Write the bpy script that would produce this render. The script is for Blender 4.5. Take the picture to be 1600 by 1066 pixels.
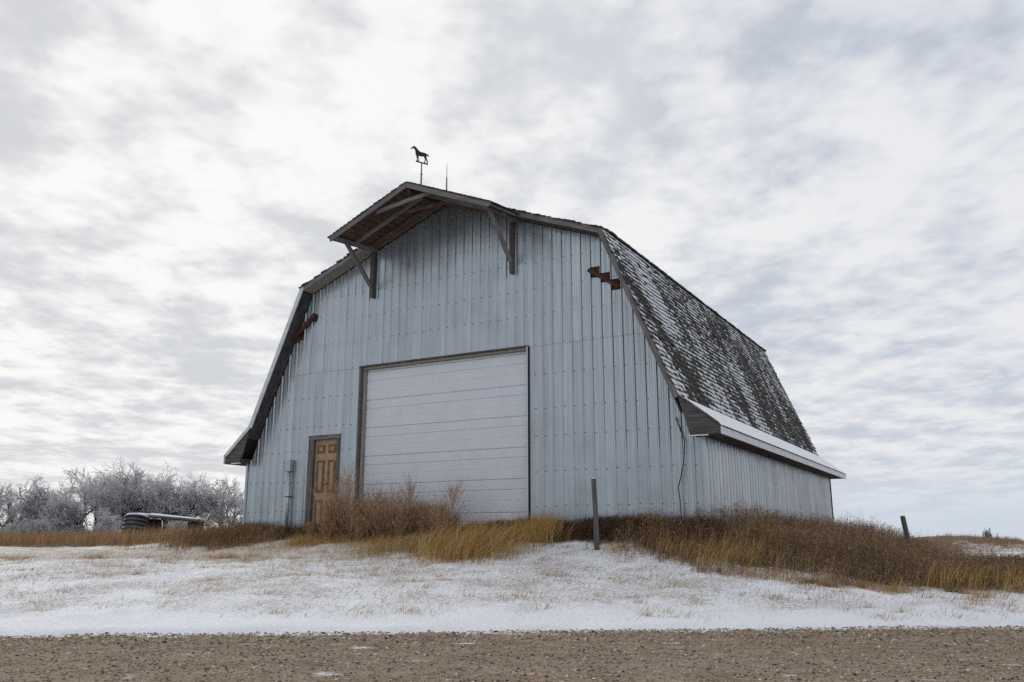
import bpy, bmesh, math, random
import numpy as np
from mathutils import Vector, Matrix

for o in list(bpy.data.objects): bpy.data.objects.remove(o)
scene = bpy.context.scene
C = scene.collection
R = math.radians
rng = np.random.default_rng(7)
random.seed(7)

# ------------------------------------------------------------------ camera
EYE = 1.0
cam_d = bpy.data.cameras.new('camera'); cam = bpy.data.objects.new('camera', cam_d); C.objects.link(cam)
cam.location = (0, 0, EYE); cam.rotation_euler = (R(90) + 0.2288, 0, 0)
cam_d.sensor_width = 36; cam_d.lens = 30.13; cam_d.clip_start = .1; cam_d.clip_end = 12000
scene.camera = cam

# ------------------------------------------------------------------ sky and sun
SUN_EL, SUN_AZ = R(20), R(-38)            # azimuth from +Y towards +X
sun_dir = Vector((math.sin(SUN_AZ) * math.cos(SUN_EL), math.cos(SUN_AZ) * math.cos(SUN_EL), math.sin(SUN_EL)))
w = bpy.data.worlds.new('World'); scene.world = w; w.use_nodes = True
nt = w.node_tree; nt.nodes.clear()
def N(t, typ, **kw):
    n = t.nodes.new(typ)
    for k, v in kw.items(): setattr(n, k, v)
    return n
def setin(n, **kw):
    for k, v in kw.items(): n.inputs[k.replace('_', ' ')].default_value = v
def math_node(t, op, a, b=None, clamp=False):
    n = N(t, 'ShaderNodeMath', operation=op, use_clamp=clamp)
    for i, x in enumerate((a, b)):
        if x is None: continue
        if isinstance(x, (int, float)): n.inputs[i].default_value = x
        else: t.links.new(x, n.inputs[i])
    return n.outputs[0]
def maprange(t, x, a, b, c=0.0, d=1.0, smooth=True):
    n = N(t, 'ShaderNodeMapRange', interpolation_type='SMOOTHSTEP' if smooth else 'LINEAR')
    t.links.new(x, n.inputs[0])
    for i, v in enumerate((a, b, c, d)): n.inputs[i + 1].default_value = v
    return n.outputs[0]
def mixcol(t, f, a, b, blend='MIX'):
    n = N(t, 'ShaderNodeMix', data_type='RGBA', blend_type=blend)
    for i, x in ((0, f), (6, a), (7, b)):
        if isinstance(x, (int, float)): n.inputs[i].default_value = x
        elif isinstance(x, (tuple, list)): n.inputs[i].default_value = tuple(x) + (1,) * (4 - len(x))
        else: t.links.new(x, n.inputs[i])
    return n.outputs[2]
def noise(t, vec, scale, detail=4, rough=.55, distort=0.0, out=0, dim='3D'):
    n = N(t, 'ShaderNodeTexNoise', noise_dimensions=dim)
    if vec is not None: t.links.new(vec, n.inputs['Vector'])
    setin(n, Scale=scale, Detail=detail, Roughness=rough, Distortion=distort)
    return n.outputs[out]

sky = N(nt, 'ShaderNodeTexSky', sky_type='NISHITA', sun_disc=False)
sky.sun_elevation = SUN_EL; sky.sun_rotation = SUN_AZ; sky.air_density = 1.0; sky.dust_density = .4
bg_sky = N(nt, 'ShaderNodeBackground'); nt.links.new(sky.outputs[0], bg_sky.inputs[0]); bg_sky.inputs[1].default_value = .09
tc = N(nt, 'ShaderNodeTexCoord'); sep = N(nt, 'ShaderNodeSeparateXYZ'); nt.links.new(tc.outputs['Generated'], sep.inputs[0])
dz = math_node(nt, 'MAXIMUM', sep.outputs[2], 0.0)
den = math_node(nt, 'ADD', dz, 0.11)
cx = math_node(nt, 'DIVIDE', sep.outputs[0], den); cy = math_node(nt, 'DIVIDE', sep.outputs[1], den)
comb = N(nt, 'ShaderNodeCombineXYZ'); nt.links.new(cx, comb.inputs[0]); nt.links.new(cy, comb.inputs[1])
def mapped(rot, sc, loc=(0, 0, 0)):
    m = N(nt, 'ShaderNodeMapping'); nt.links.new(comb.outputs[0], m.inputs[0])
    m.inputs['Location'].default_value = loc; m.inputs['Rotation'].default_value = (0, 0, R(rot)); m.inputs['Scale'].default_value = sc
    return m.outputs[0]
n_big = noise(nt, mapped(20, (1, 1, 1), (3.1, 1.7, 0)), 1.5, 2, .45, .1)
n_rip = noise(nt, mapped(-14, (1, .8, 1), (8.2, 3.3, .6)), 5.0, 3.0, .52, .12)
n_fine = noise(nt, mapped(10, (1, .9, 1), (1.2, 9.3, 2)), 17.0, 4, .56, .15)
dens = math_node(nt, 'ADD', math_node(nt, 'MULTIPLY', n_big, .72), math_node(nt, 'ADD', math_node(nt, 'MULTIPLY', n_rip, .86), math_node(nt, 'MULTIPLY', n_fine, .32)))
lit = maprange(nt, dens, .76, 1.13)                                   # thick grey to thin bright cloud
vm = N(nt, 'ShaderNodeVectorMath', operation='DOT_PRODUCT'); nt.links.new(tc.outputs['Generated'], vm.inputs[0]); vm.inputs[1].default_value = sun_dir
glow = maprange(nt, vm.outputs['Value'], .45, 1.02)
thick = mixcol(nt, glow, (.60, .64, .72), (.66, .675, .70))
thin = mixcol(nt, glow, (.82, .83, .85), (.97, .965, .955))
cloud = mixcol(nt, lit, thick, thin)
haze_f = maprange(nt, sep.outputs[2], .0, .11, 1, 0)
haze_c = mixcol(nt, glow, (.60, .67, .75), (.90, .85, .79))
cloud = mixcol(nt, math_node(nt, 'MULTIPLY', haze_f, maprange(nt, glow, 0, .6, .95, .45)), cloud, haze_c)
bg_cloud = N(nt, 'ShaderNodeBackground'); nt.links.new(cloud, bg_cloud.inputs[0]); bg_cloud.inputs[1].default_value = 1.0
gap = math_node(nt, 'MAXIMUM', maprange(nt, dens, .62, .90, .75, 1.0), math_node(nt, 'MAXIMUM', maprange(nt, sep.outputs[2], .05, .25, 1, 0), maprange(nt, glow, .1, .5)))
mx = N(nt, 'ShaderNodeMixShader'); nt.links.new(gap, mx.inputs[0]); nt.links.new(bg_sky.outputs[0], mx.inputs[1]); nt.links.new(bg_cloud.outputs[0], mx.inputs[2])
wo = N(nt, 'ShaderNodeOutputWorld'); nt.links.new(mx.outputs[0], wo.inputs[0])

sl = bpy.data.lights.new('sun', 'SUN'); sl.energy = 1.3; sl.angle = R(22); sl.color = (1, .95, .88)
so = bpy.data.objects.new('sun', sl); C.objects.link(so); so.rotation_euler = (-sun_dir).to_track_quat('-Z', 'Y').to_euler()
scene.view_settings.view_transform = 'Standard'; scene.view_settings.look = 'None'
scene.view_settings.exposure = 0.0; scene.view_settings.gamma = 1
scene.cycles.use_denoising = False; scene.cycles.sample_clamp_indirect = 2.0; scene.cycles.sample_clamp_direct = 8.0; scene.cycles.max_bounces = 6; scene.cycles.diffuse_bounces = 3

# ------------------------------------------------------------------ materials
def new_mat(name):
    m = bpy.data.materials.new(name); m.use_nodes = True
    t = m.node_tree; b = t.nodes['Principled BSDF']
    return m, t, b
def bump(t, b, h, strength=.3, dist=.01):
    n = N(t, 'ShaderNodeBump'); n.inputs['Strength'].default_value = strength; n.inputs['Distance'].default_value = dist
    t.links.new(h, n.inputs['Height']); t.links.new(n.outputs[0], b.inputs['Normal'])
def pos(t, rot=0.0, sc=(1, 1, 1)):
    g = N(t, 'ShaderNodeNewGeometry'); m = N(t, 'ShaderNodeMapping', vector_type='TEXTURE')
    t.links.new(g.outputs['Position'], m.inputs[0]); m.inputs['Rotation'].default_value = (0, 0, rot); m.inputs['Scale'].default_value = tuple(1 / s for s in sc)
    return m.outputs[0]
def objco(t, sc=(1, 1, 1)):
    g = N(t, 'ShaderNodeTexCoord'); m = N(t, 'ShaderNodeMapping'); t.links.new(g.outputs['Object'], m.inputs[0]); m.inputs['Scale'].default_value = sc
    return m.outputs[0]
TH = -0.5175
def rnd(t):
    return N(t, 'ShaderNodeObjectInfo').outputs['Random']

def mat_metal(name, base, metallic=.55, rough=.38, dirt=.5):
    m, t, b = new_mat(name)
    p = pos(t, TH, (1, 1, 1))
    streak = noise(t, pos(t, TH, (9, 9, .35)), 1, 5, .6)
    blot = noise(t, p, 1.3, 5, .6)
    col = mixcol(t, maprange(t, streak, .35, .7), tuple(c * .90 for c in base), tuple(min(1, c * 1.05) for c in base))
    col = mixcol(t, math_node(t, 'MULTIPLY', maprange(t, blot, .55, .8), .35 * dirt), col, (.20, .21, .21))
    spots = noise(t, pos(t, TH, (26, 26, 5)), 1, 3, .6)
    col = mixcol(t, math_node(t, 'MULTIPLY', maprange(t, spots, .69, .76), .35 * dirt), col, (.16, .15, .145))
    v = math_node(t, 'ADD', math_node(t, 'MULTIPLY', rnd(t), .12), .93)
    hsv = N(t, 'ShaderNodeHueSaturation'); t.links.new(col, hsv.inputs['Color']); t.links.new(v, hsv.inputs['Value'])
    t.links.new(hsv.outputs[0], b.inputs['Base Color'])
    setin(b, Metallic=metallic)
    t.links.new(maprange(t, blot, .3, .8, rough - .06, rough + .14), b.inputs['Roughness'])
    bump(t, b, noise(t, pos(t, TH, (3, 3, 1.1)), 1, 2, .5), .6, .012)
    return m
def mat_wood(name, dark, light, grain=(2, 40, 40), rough=.85, stain=None):
    m, t, b = new_mat(name)
    g = noise(t, objco(t, grain), 1, 6, .65, .3); bl = noise(t, objco(t, (1.6, 1.6, 1.6)), 1, 4, .6)
    col = mixcol(t, maprange(t, g, .3, .72), dark, light)
    if stain: col = mixcol(t, math_node(t, 'MULTIPLY', maprange(t, bl, .48, .66), .8), col, stain)
    hsv = N(t, 'ShaderNodeHueSaturation'); t.links.new(col, hsv.inputs['Color'])
    t.links.new(math_node(t, 'ADD', math_node(t, 'MULTIPLY', rnd(t), .35), .82), hsv.inputs['Value'])
    t.links.new(hsv.outputs[0], b.inputs['Base Color']); setin(b, Roughness=rough)
    bump(t, b, g, .5, .006)
    return m
def mat_plain(name, col, rough=.6, metallic=0.0, var=.12, scale=6, bumpy=0.0):
    m, t, b = new_mat(name)
    n = noise(t, pos(t, TH), scale, 5, .6)
    c = mixcol(t, maprange(t, n, .3, .7), tuple(x * (1 - var) for x in col), tuple(min(1, x * (1 + var)) for x in col))
    t.links.new(c, b.inputs['Base Color']); setin(b, Roughness=rough, Metallic=metallic)
    if bumpy: bump(t, b, n, bumpy, .01)
    return m
def mat_attr(name, rough=.9, spec=.15, trans=0.0):
    m, t, b = new_mat(name)
    a = N(t, 'ShaderNodeAttribute', attribute_name='Col'); t.links.new(a.outputs['Color'], b.inputs['Base Color'])
    setin(b, Roughness=rough); b.inputs['Specular IOR Level'].default_value = spec
    if trans:
        tr = N(t, 'ShaderNodeBsdfTranslucent'); t.links.new(a.outputs['Color'], tr.inputs[0])
        ms = N(t, 'ShaderNodeMixShader'); ms.inputs[0].default_value = trans
        out = t.nodes['Material Output']; t.links.new(b.outputs[0], ms.inputs[1]); t.links.new(tr.outputs[0], ms.inputs[2]); t.links.new(ms.outputs[0], out.inputs[0])
    return m
M = {}
M['siding'] = mat_metal('blue_grey_siding', (.405, .453, .487), .72, .30, .35)
M['siding_side'] = mat_metal('galvanised_siding', (.46, .485, .51), .75, .30, 1.0)
M['backing'] = mat_plain('dark_sheathing', (.055, .035, .025), .9)
M['grey_wood'] = mat_wood('weathered_grey_wood', (.085, .078, .076), (.23, .215, .21))
M['grey_wood_v'] = mat_wood('weathered_upright_wood', (.05, .045, .043), (.15, .14, .133), (40, 40, 2))
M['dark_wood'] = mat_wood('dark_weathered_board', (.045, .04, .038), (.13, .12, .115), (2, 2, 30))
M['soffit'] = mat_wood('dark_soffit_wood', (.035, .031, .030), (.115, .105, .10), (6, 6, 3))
M['brown_wood'] = mat_wood('brown_sheathing_plank', (.035, .02, .013), (.15, .085, .05), (30, 2, 30))
M['rust_wood'] = mat_wood('red_brown_post', (.06, .035, .03), (.19, .14, .12), (30, 30, 3), stain=(.085, .045, .036))
M['post_wood'] = mat_wood('dark_brace_post', (.045, .038, .036), (.15, .13, .122), (2, 30, 30), stain=(.075, .048, .042))
M['white_trim'] = mat_plain('white_painted_trim', (.60, .62, .66), .5, .1, .08, 4)
M['lit_trim'] = mat_plain('sky_lit_trim', (.52, .55, .58), .5, .3, .15, 5)  # pale tone puts the low left sky's light into the left rake's colour
M['door_white'] = mat_plain('white_steel_door', (.60, .635, .69), .45, .0, .03, 2.5)
M['jamb_wood'] = mat_wood('pale_jamb_wood', (.20, .18, .15), (.36, .33, .29), (30, 30, 2))
M['gap_shade'] = mat_plain('gap_shade_black', (.012, .011, .01), .9)  # near-black for door gaps, and painted shade on the plank supports
M['screw'] = mat_plain('dark_screw', (.12, .12, .125), .6, .4)
M['iron'] = mat_plain('black_iron', (.018, .018, .02), .6, .5, .3, 30)
M['steel'] = mat_plain('dull_steel', (.16, .16, .17), .5, .7, .3, 20)
M['galv'] = mat_plain('grey_conduit', (.42, .46, .50), .45, .5, .15, 10)
M['tank'] = mat_plain('corrugated_culvert_metal', (.10, .115, .13), .45, .7, .3, 5)
M['snow'] = mat_plain('snow_cover', (.80, .82, .86), .7, 0, .05, 12, .5)

def mat_rust():
    m, t, b = new_mat('rusty_steel')
    n = noise(t, pos(t), 14, 6, .65)
    t.links.new(mixcol(t, maprange(t, n, .3, .7), (.028, .013, .010), (.095, .038, .023)), b.inputs['Base Color']); setin(b, Roughness=.9)
    bump(t, b, n, .5, .006); return m
M['rust'] = mat_rust()
def mat_beige():
    m, t, b = new_mat('beige_painted_door')
    n = noise(t, pos(t, TH, (5, 5, 1.2)), 2.2, 6, .65); n2 = noise(t, pos(t, TH), 9, 5, .6)
    c = mixcol(t, maprange(t, n2, .3, .7), (.27, .19, .105), (.37, .275, .17))
    c = mixcol(t, math_node(t, 'MULTIPLY', maprange(t, n, .56, .72), .75), c, (.20, .075, .025))
    t.links.new(c, b.inputs['Base Color']); setin(b, Roughness=.6); return m
M['beige'] = mat_beige()
def mat_rusty_trim():
    m, t, b = new_mat('rust_stained_moulding')
    n = noise(t, pos(t, TH), 11, 5, .65)
    c = mixcol(t, maprange(t, n, .50, .75), (.16, .05, .012), (.30, .17, .08))
    t.links.new(c, b.inputs['Base Color']); setin(b, Roughness=.7); return m
M['rusty_trim'] = mat_rusty_trim()

def mat_shingle(name, lo, hi, LEDGE):
    m, t, b = new_mat(name)
    p = pos(t, TH)
    g = noise(t, pos(t, TH, (2, 22, 2)), 1.6, 5, .6)
    wood = mixcol(t, maprange(t, g, .3, .7), (.016, .014, .013), (.062, .056, .051))
    moss = noise(t, pos(t, TH, (1, 1, .5)), 1.0, 4, .6)
    wood = mixcol(t, math_node(t, 'MULTIPLY', maprange(t, moss, .55, .68), .55), wood, (.045, .042, .018))
    geo = N(t, 'ShaderNodeNewGeometry'); sp = N(t, 'ShaderNodeSeparateXYZ'); t.links.new(geo.outputs['True Normal'], sp.inputs[0])
    up = maprange(t, sp.outputs[2], .16, .26)
    big = noise(t, pos(t, TH, (.5, .75, .30)), 1.0, 6, .66, .5)
    mid = noise(t, pos(t, TH, (2, 5.5, 1.8)), 1.0, 5, .65)
    isl = rnd(t)
    pt = N(t, 'ShaderNodeAttribute', attribute_name='rand').outputs['Fac']
    al = N(t, 'ShaderNodeAttribute', attribute_name='along').outputs['Fac']
    sn = math_node(t, 'ADD', math_node(t, 'MULTIPLY', big, 1.95), math_node(t, 'ADD', math_node(t, 'MULTIPLY', mid, .85), math_node(t, 'ADD', math_node(t, 'MULTIPLY', pt, .20), math_node(t, 'MULTIPLY', al, LEDGE))))
    f = math_node(t, 'MULTIPLY', maprange(t, sn, lo, hi), up)
    c = mixcol(t, f, wood, (.74, .77, .82))
    t.links.new(c, b.inputs['Base Color']); setin(b, Roughness=.85)
    bump(t, b, g, .4, .006)
    return m
M['shingle'] = mat_shingle('snow_dusted_shingle', 1.68, 1.80, .55)
M['shingle_snowy'] = mat_shingle('snow_covered_shingle', .1, .5, .4)

def mat_ground():
    m, t, b = new_mat('snowy_ground')
    a = N(t, 'ShaderNodeAttribute', attribute_name='soil').outputs['Fac']
    s = N(t, 'ShaderNodeAttribute', attribute_name='stubble').outputs['Fac']
    p = pos(t)
    n1 = noise(t, p, 1.7, 7, .62); n2 = noise(t, p, 11, 5, .65); n3 = noise(t, p, 60, 3, .6)
    k = math_node(t, 'ADD', math_node(t, 'MULTIPLY', n1, .65), math_node(t, 'MULTIPLY', n2, .45))
    k = math_node(t, 'ADD', k, math_node(t, 'MULTIPLY', n3, .15))
    soilf = maprange(t, math_node(t, 'ADD', k, math_node(t, 'MULTIPLY', a, .62)), .80, .98)
    soil = mixcol(t, n2, (.06, .042, .028), (.22, .155, .09))
    tan = mixcol(t, n2, (.34, .26, .15), (.50, .41, .27))
    snow = mixcol(t, maprange(t, n3, .2, .8), (.77, .79, .83), (.86, .87, .90))
    stubf = math_node(t, 'MULTIPLY', maprange(t, math_node(t, 'ADD', k, math_node(t, 'MULTIPLY', s, .5)), .78, 1.02), .75)
    c = mixcol(t, stubf, snow, tan)
    fl = noise(t, pos(t, .3, (1, 1.7, 1)), 22, 5, .7); area = noise(t, p, .9, 5, .6)
    ff = math_node(t, 'MULTIPLY', maprange(t, math_node(t, 'ADD', fl, math_node(t, 'MULTIPLY', area, .55)), .72, .90), .85)
    cl = N(t, 'ShaderNodeAttribute', attribute_name='clean').outputs['Fac']
    ff = math_node(t, 'MULTIPLY', ff, maprange(t, cl, 0, 1, 1, .22))
    c = mixcol(t, ff, c, mixcol(t, area, (.20, .165, .13), (.42, .35, .26)))
    c = mixcol(t, soilf, c, soil)
    t.links.new(c, b.inputs['Base Color']); setin(b, Roughness=.85)
    hh = math_node(t, 'ADD', n2, math_node(t, 'MULTIPLY', n3, .4))
    bump(t, b, hh, .55, .04)
    return m
M['ground'] = mat_ground()
def mat_road():
    m, t, b = new_mat('gravel_surface')
    p = pos(t)
    vo = N(t, 'ShaderNodeTexVoronoi', feature='F1'); t.links.new(p, vo.inputs['Vector']); vo.inputs['Scale'].default_value = 55
    n = noise(t, p, 2.2, 6, .6); n2 = noise(t, p, 120, 3, .6); n3 = noise(t, pos(t, 0, (1, 2.2, 1)), 1.6, 6, .68)
    base = mixcol(t, maprange(t, n, .35, .65), (.235, .165, .105), (.35, .265, .185))
    sepc = N(t, 'ShaderNodeSeparateColor'); t.links.new(vo.outputs['Color'], sepc.inputs[0])
    st = mixcol(t, sepc.outputs[0], (.07, .065, .06), (.40, .35, .29))
    c = mixcol(t, math_node(t, 'MULTIPLY', maprange(t, sepc.outputs[1], .45, .65), .7), base, st)
    rut = noise(t, pos(t, .092, (.12, 1.3, 1)), 1, 4, .55)
    c = mixcol(t, math_node(t, 'MULTIPLY', maprange(t, rut, .45, .7), .45), c, (.30, .265, .235))
    ed = N(t, 'ShaderNodeAttribute', attribute_name='edge').outputs['Fac']
    c = mixcol(t, maprange(t, math_node(t, 'ADD', math_node(t, 'ADD', n3, math_node(t, 'MULTIPLY', ed, .30)), math_node(t, 'MULTIPLY', n2, .16)), .69, .77), c, (.74, .76, .79))
    t.links.new(c, b.inputs['Base Color']); setin(b, Roughness=.95); b.inputs['Specular IOR Level'].default_value = .05
    bump(t, b, math_node(t, 'SUBTRACT', 1.0, vo.outputs['Distance']), .7, .02)
    return m
M['road'] = mat_road()
M['grass'] = mat_attr('dry_grass', .85, .15, .25)
M['stone'] = mat_attr('gravel_stone', .9, .2)
M['bark'] = mat_attr('frosted_bark', .9, .1)
M['frost'] = mat_attr('frosted_twigs', .8, .2, .62)

# ------------------------------------------------------------------ helpers
def obj(name, mesh, mat=None, parent=None):
    o = bpy.data.objects.new(name, mesh); C.objects.link(o)
    if mat is not None and mesh is not None:
        mesh.materials.clear(); mesh.materials.append(M[mat] if isinstance(mat, str) else mat)
    if parent is not None: o.parent = parent
    return o
def tag(o, label=None, cat=None, group=None, kind=None):
    if label: o['label'] = label
    if cat: o['category'] = cat
    if group: o['group'] = group
    if kind: o['kind'] = kind
    return o
def empty(name, loc=(0, 0, 0), rz=0.0):
    o = bpy.data.objects.new(name, None); C.objects.link(o); o.location = loc; o.rotation_euler = (0, 0, rz); o.empty_display_size = .2
    return o
def pydata(name, vs, fs):
    me = bpy.data.meshes.new(name); me.from_pydata([tuple(v) for v in vs], [], fs); me.update(); return me
def fix_normals(me):
    bm = bmesh.new(); bm.from_mesh(me); bmesh.ops.recalc_face_normals(bm, faces=bm.faces); bm.to_mesh(me); bm.free(); return me
def np_mesh(name, V, quads=None, tris=None, col=None, attr=None, smooth=False):
    """V (n,3); quads (a,4); tris (b,3); col (n,3) vertex colours; attr dict name->(n,)"""
    me = bpy.data.meshes.new(name); me.vertices.add(len(V)); me.vertices.foreach_set('co', np.asarray(V, np.float32).ravel())
    parts = []; tot = []
    if quads is not None and len(quads): parts.append(np.asarray(quads, np.int32).ravel()); tot += [np.full(len(quads), 4, np.int32)]
    if tris is not None and len(tris): parts.append(np.asarray(tris, np.int32).ravel()); tot += [np.full(len(tris), 3, np.int32)]
    loops = np.concatenate(parts); tot = np.concatenate(tot); start = np.concatenate([[0], np.cumsum(tot)[:-1]]).astype(np.int32)
    me.loops.add(len(loops)); me.loops.foreach_set('vertex_index', loops)
    me.polygons.add(len(tot)); me.polygons.foreach_set('loop_start', start); me.polygons.foreach_set('loop_total', tot)
    if smooth: me.polygons.foreach_set('use_smooth', np.ones(len(tot), bool))
    me.update(calc_edges=True)
    if col is not None:
        a = me.color_attributes.new('Col', 'FLOAT_COLOR', 'POINT'); a.data.foreach_set('color', np.hstack([col, np.ones((len(col), 1))]).astype(np.float32).ravel())
    for k, v in (attr or {}).items():
        a = me.attributes.new(k, 'FLOAT', 'POINT'); a.data.foreach_set('value', np.asarray(v, np.float32))
    return me

# ------------------------------------------------------------------ ground shape
OX, OY = -1.6365, 20.0
ct, st_ = math.cos(TH), math.sin(TH)
def to_world(u, v): return OX + u * ct - v * st_, OY + u * st_ + v * ct
def to_barn(x, y): return (x - OX) * ct + (y - OY) * st_, -(x - OX) * st_ + (y - OY) * ct
HW, LEN = 6.26, 13.57
def sstep(a, b, x):
    t = np.clip((x - a) / (b - a), 0, 1); return t * t * (3 - 2 * t)
_wr = np.random.default_rng(3); _wv = [(_wr.uniform(-1, 1), _wr.uniform(-1, 1), _wr.uniform(0, 6.28)) for _ in range(40)]
def wob(x, y, f, i0=0, n=8):
    r = 0
    for a, b, c in _wv[i0:i0 + n]:
        l = math.hypot(a, b) + 1e-6
        k = f * (.6 + .9 * l / 1.4); r = r + np.sin((a / l * x + b / l * y) * k + c)
    return r / n
def road_edge(x): return 10.22 + .092 * x + .10 * wob(x, x * 0, 1.1, 0, 6)
def barn_dist(x, y):
    u, v = to_barn(x, y)
    du = np.maximum(np.abs(u) - HW, 0); dv = np.maximum(np.maximum(-v, v - LEN), 0)
    return np.hypot(du, dv), u, v
def ground(x, y):
    x = np.asarray(x, float); y = np.asarray(y, float)
    s = y - (10.22 + .092 * x)
    d, u, v = barn_dist(x, y)
    cap = .92 + (.34 - .92) * sstep(6.0, 11.0, u)
    g = cap * (1 - np.exp(-np.maximum(s, 0) / 7.0 * (.9 / cap) ** .8))
    pad = (1 - sstep(-.6, 3.8, d)) ** 1.1
    g = g + (1.14 - g) * pad * sstep(2.2, 5.0, s)
    # small mound in the field on the right, far land falling gently
    g = g + .75 * np.exp(-(((x - 25.5) / 3.2) ** 2 + ((y - 47) / 4) ** 2))
    g = g * (1 - .9 * sstep(60, 300, y) * sstep(5, 30, x)) - .6 * sstep(80, 400, y) * sstep(-30, 30, x)
    near = sstep(120, 40, y)
    e = s - .10 * wob(x, x * 0, 1.1, 0, 6) - .09 * wob(x, y, 7, 6, 8)
    lump = (.05 * wob(x, y, 1.7, 8, 8) + .050 * wob(x, y, 5.1, 16, 8) + .034 * wob(x, y, 12, 24, 10) + .016 * wob(x, y, 27, 2, 12)) * near
    snow = -.05 + .085 * sstep(-.12, .16, e)
    g = np.where(s < 0, 0, g) + snow + lump * sstep(.1, 1.2, e)
    return g
def axis(segs):
    out = [segs[0][0]]
    for a, b, n, k in segs:
        t = np.linspace(0, 1, n + 1)[1:]
        out += list(a + (b - a) * (t ** k))
    return np.array(out)
xs = np.concatenate([-axis([(13, 60, 90, 1.6), (60, 4000, 40, 3)])[::-1], np.arange(-12.9, 14, .1), axis([(14, 60, 110, 1.4), (60, 4000, 40, 3)])])
ys = np.concatenate([-axis([(9, 400, 20, 2.5)])[::-1], np.arange(-8, 9.3, .5), np.arange(9.4, 20, .07), axis([(20, 32, 110, 1.0), (32, 70, 90, 1.2), (70, 5000, 60, 3)])])
GX, GY = np.meshgrid(xs, ys); GZ = ground(GX, GY)
nx, ny = len(xs), len(ys)
idx = np.arange(nx * ny).reshape(ny, nx)
quads = np.stack([idx[:-1, :-1], idx[:-1, 1:], idx[1:, 1:], idx[1:, :-1]], -1).reshape(-1, 4)
gd, gu, gv = barn_dist(GX, GY)
def right_front(x): return np.interp(x, [1.5, 1.9, 2.4, 3.0, 8.0, 60.0], [17.6, 16.6, 15.5, 14.5, 13.3, 14.4])
zone_right = sstep(.1, 1.3, GY - right_front(GX) + .5 * wob(GX, GY, 2.9, 5, 9)) * sstep(1.6, 2.6, GX) * (1 - sstep(22, 40, GY) * sstep(9, 13, gu)) * (1 - sstep(6, 12, gu) * sstep(17, 24, GY))
zone_left = sstep(22.6, 24.0, GY) * sstep(-3.2, -6, gu) * (1 - sstep(32, 45, GY))
zone_wall = 1 - sstep(.5, 1.5, gd)
zone_mound = np.exp(-(((GX - 25.0) / 2.6) ** 2 + ((GY - 46) / 3.2) ** 2)) * .8
soil = np.clip(np.maximum(np.maximum(np.maximum(zone_right, zone_left), zone_wall), zone_mound), 0, 1)
clean = 1 - sstep(.25, 2.2, GY - road_edge(GX) + .35 * wob(GX, GY, 2.2, 11, 9))
stubble = np.clip(.42 * sstep(15.5, 18, GY) * sstep(2.5, -1, GX) * (1 - sstep(22, 26, GY)) + .22 * sstep(18, 28, GY) + .55 * sstep(40, 90, GY) + .25 * sstep(14.5, 17.5, GY) * sstep(1, -1, GX) * (1 - sstep(19, 24, GY)), 0, 1)
gme = np_mesh('snow_ground', np.stack([GX, GY, GZ], -1).reshape(-1, 3), quads, attr={'soil': soil.ravel(), 'stubble': stubble.ravel(), 'clean': clean.ravel()}, smooth=True)
tag(obj('snow_ground', gme, 'ground'), kind='structure')

rx = np.concatenate([np.linspace(-300, -16, 30), np.arange(-15.5, 16, .25), np.linspace(16.5, 300, 30)]); ry = np.concatenate([np.linspace(-1.2, 4, 12), np.arange(4.15, 10.9, .15)])
RX, RY = np.meshgrid(rx, ry); RY = RY + .092 * RX; RZ = .012 * wob(RX, RY, 3.0, 8, 8) + .006
i2 = np.arange(RX.size).reshape(RX.shape)
rq = np.stack([i2[:-1, :-1], i2[:-1, 1:], i2[1:, 1:], i2[1:, :-1]], -1).reshape(-1, 4)
redge = np.clip(1 - (road_edge(RX) - RY) / .55, 0, 1) ** 1.5
tag(obj('gravel_road', np_mesh('gravel_road', np.stack([RX, RY, RZ], -1).reshape(-1, 3), rq, attr={'edge': redge.ravel()}, smooth=True), 'road'), kind='structure')

# ------------------------------------------------------------------ barn
BZ = 1.10
barn = empty('barn', (OX, OY, BZ), TH)
tag(barn, 'old gambrel roofed barn clad in blue grey metal with snow dusted shingles', 'barn')
def bl(p): return (p[0], p[1], p[2] - BZ)
def prism(name, poly, v0, v1, mat, parent):
    """poly: list of (u,z) in the gable plane, extruded from v0 to v1"""
    n = len(poly); vs = [bl((u, v0, z)) for u, z in poly] + [bl((u, v1, z)) for u, z in poly]
    fs = [list(range(n))[::-1], list(range(n, 2 * n))] + [[i, (i + 1) % n, n + (i + 1) % n, n + i] for i in range(n)]
    return obj(name, fix_normals(pydata(name, vs, fs)), mat, parent)
def box(name, u0, u1, v0, v1, z0, z1, mat, parent, bev=0.0):
    o = prism(name, [(u0, z0), (u1, z0), (u1, z1), (u0, z1)], v0, v1, mat, parent)
    if bev:
        bm = bmesh.new(); bm.from_mesh(o.data); bmesh.ops.bevel(bm, geom=bm.edges[:], offset=bev, segments=1, affect='EDGES'); bm.to_mesh(o.data); bm.free()
    return o
def beam_mesh(name, p0, p1, wdt, hgt, up=(0, 0, 1), bev=.006):
    p0, p1 = Vector(p0), Vector(p1); d = (p1 - p0); L = d.length; d.normalize(); up = Vector(up)
    s = d.cross(up).normalized(); upn = s.cross(d).normalized()
    bm = bmesh.new(); vs = []
    for q in (p0, p1):
        for a, b_ in ((-1, -1), (1, -1), (1, 1), (-1, 1)): vs.append(bm.verts.new(q + s * a * wdt / 2 + upn * b_ * hgt / 2))
    for f in ((0, 1, 2, 3), (7, 6, 5, 4), (0, 4, 5, 1), (1, 5, 6, 2), (2, 6, 7, 3), (3, 7, 4, 0)): bm.faces.new([vs[i] for i in f])
    bmesh.ops.recalc_face_normals(bm, faces=bm.faces)
    if bev: bmesh.ops.bevel(bm, geom=bm.edges[:], offset=bev, segments=1, affect='EDGES')
    me = bpy.data.meshes.new(name); bm.to_mesh(me); bm.free(); return me
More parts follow.
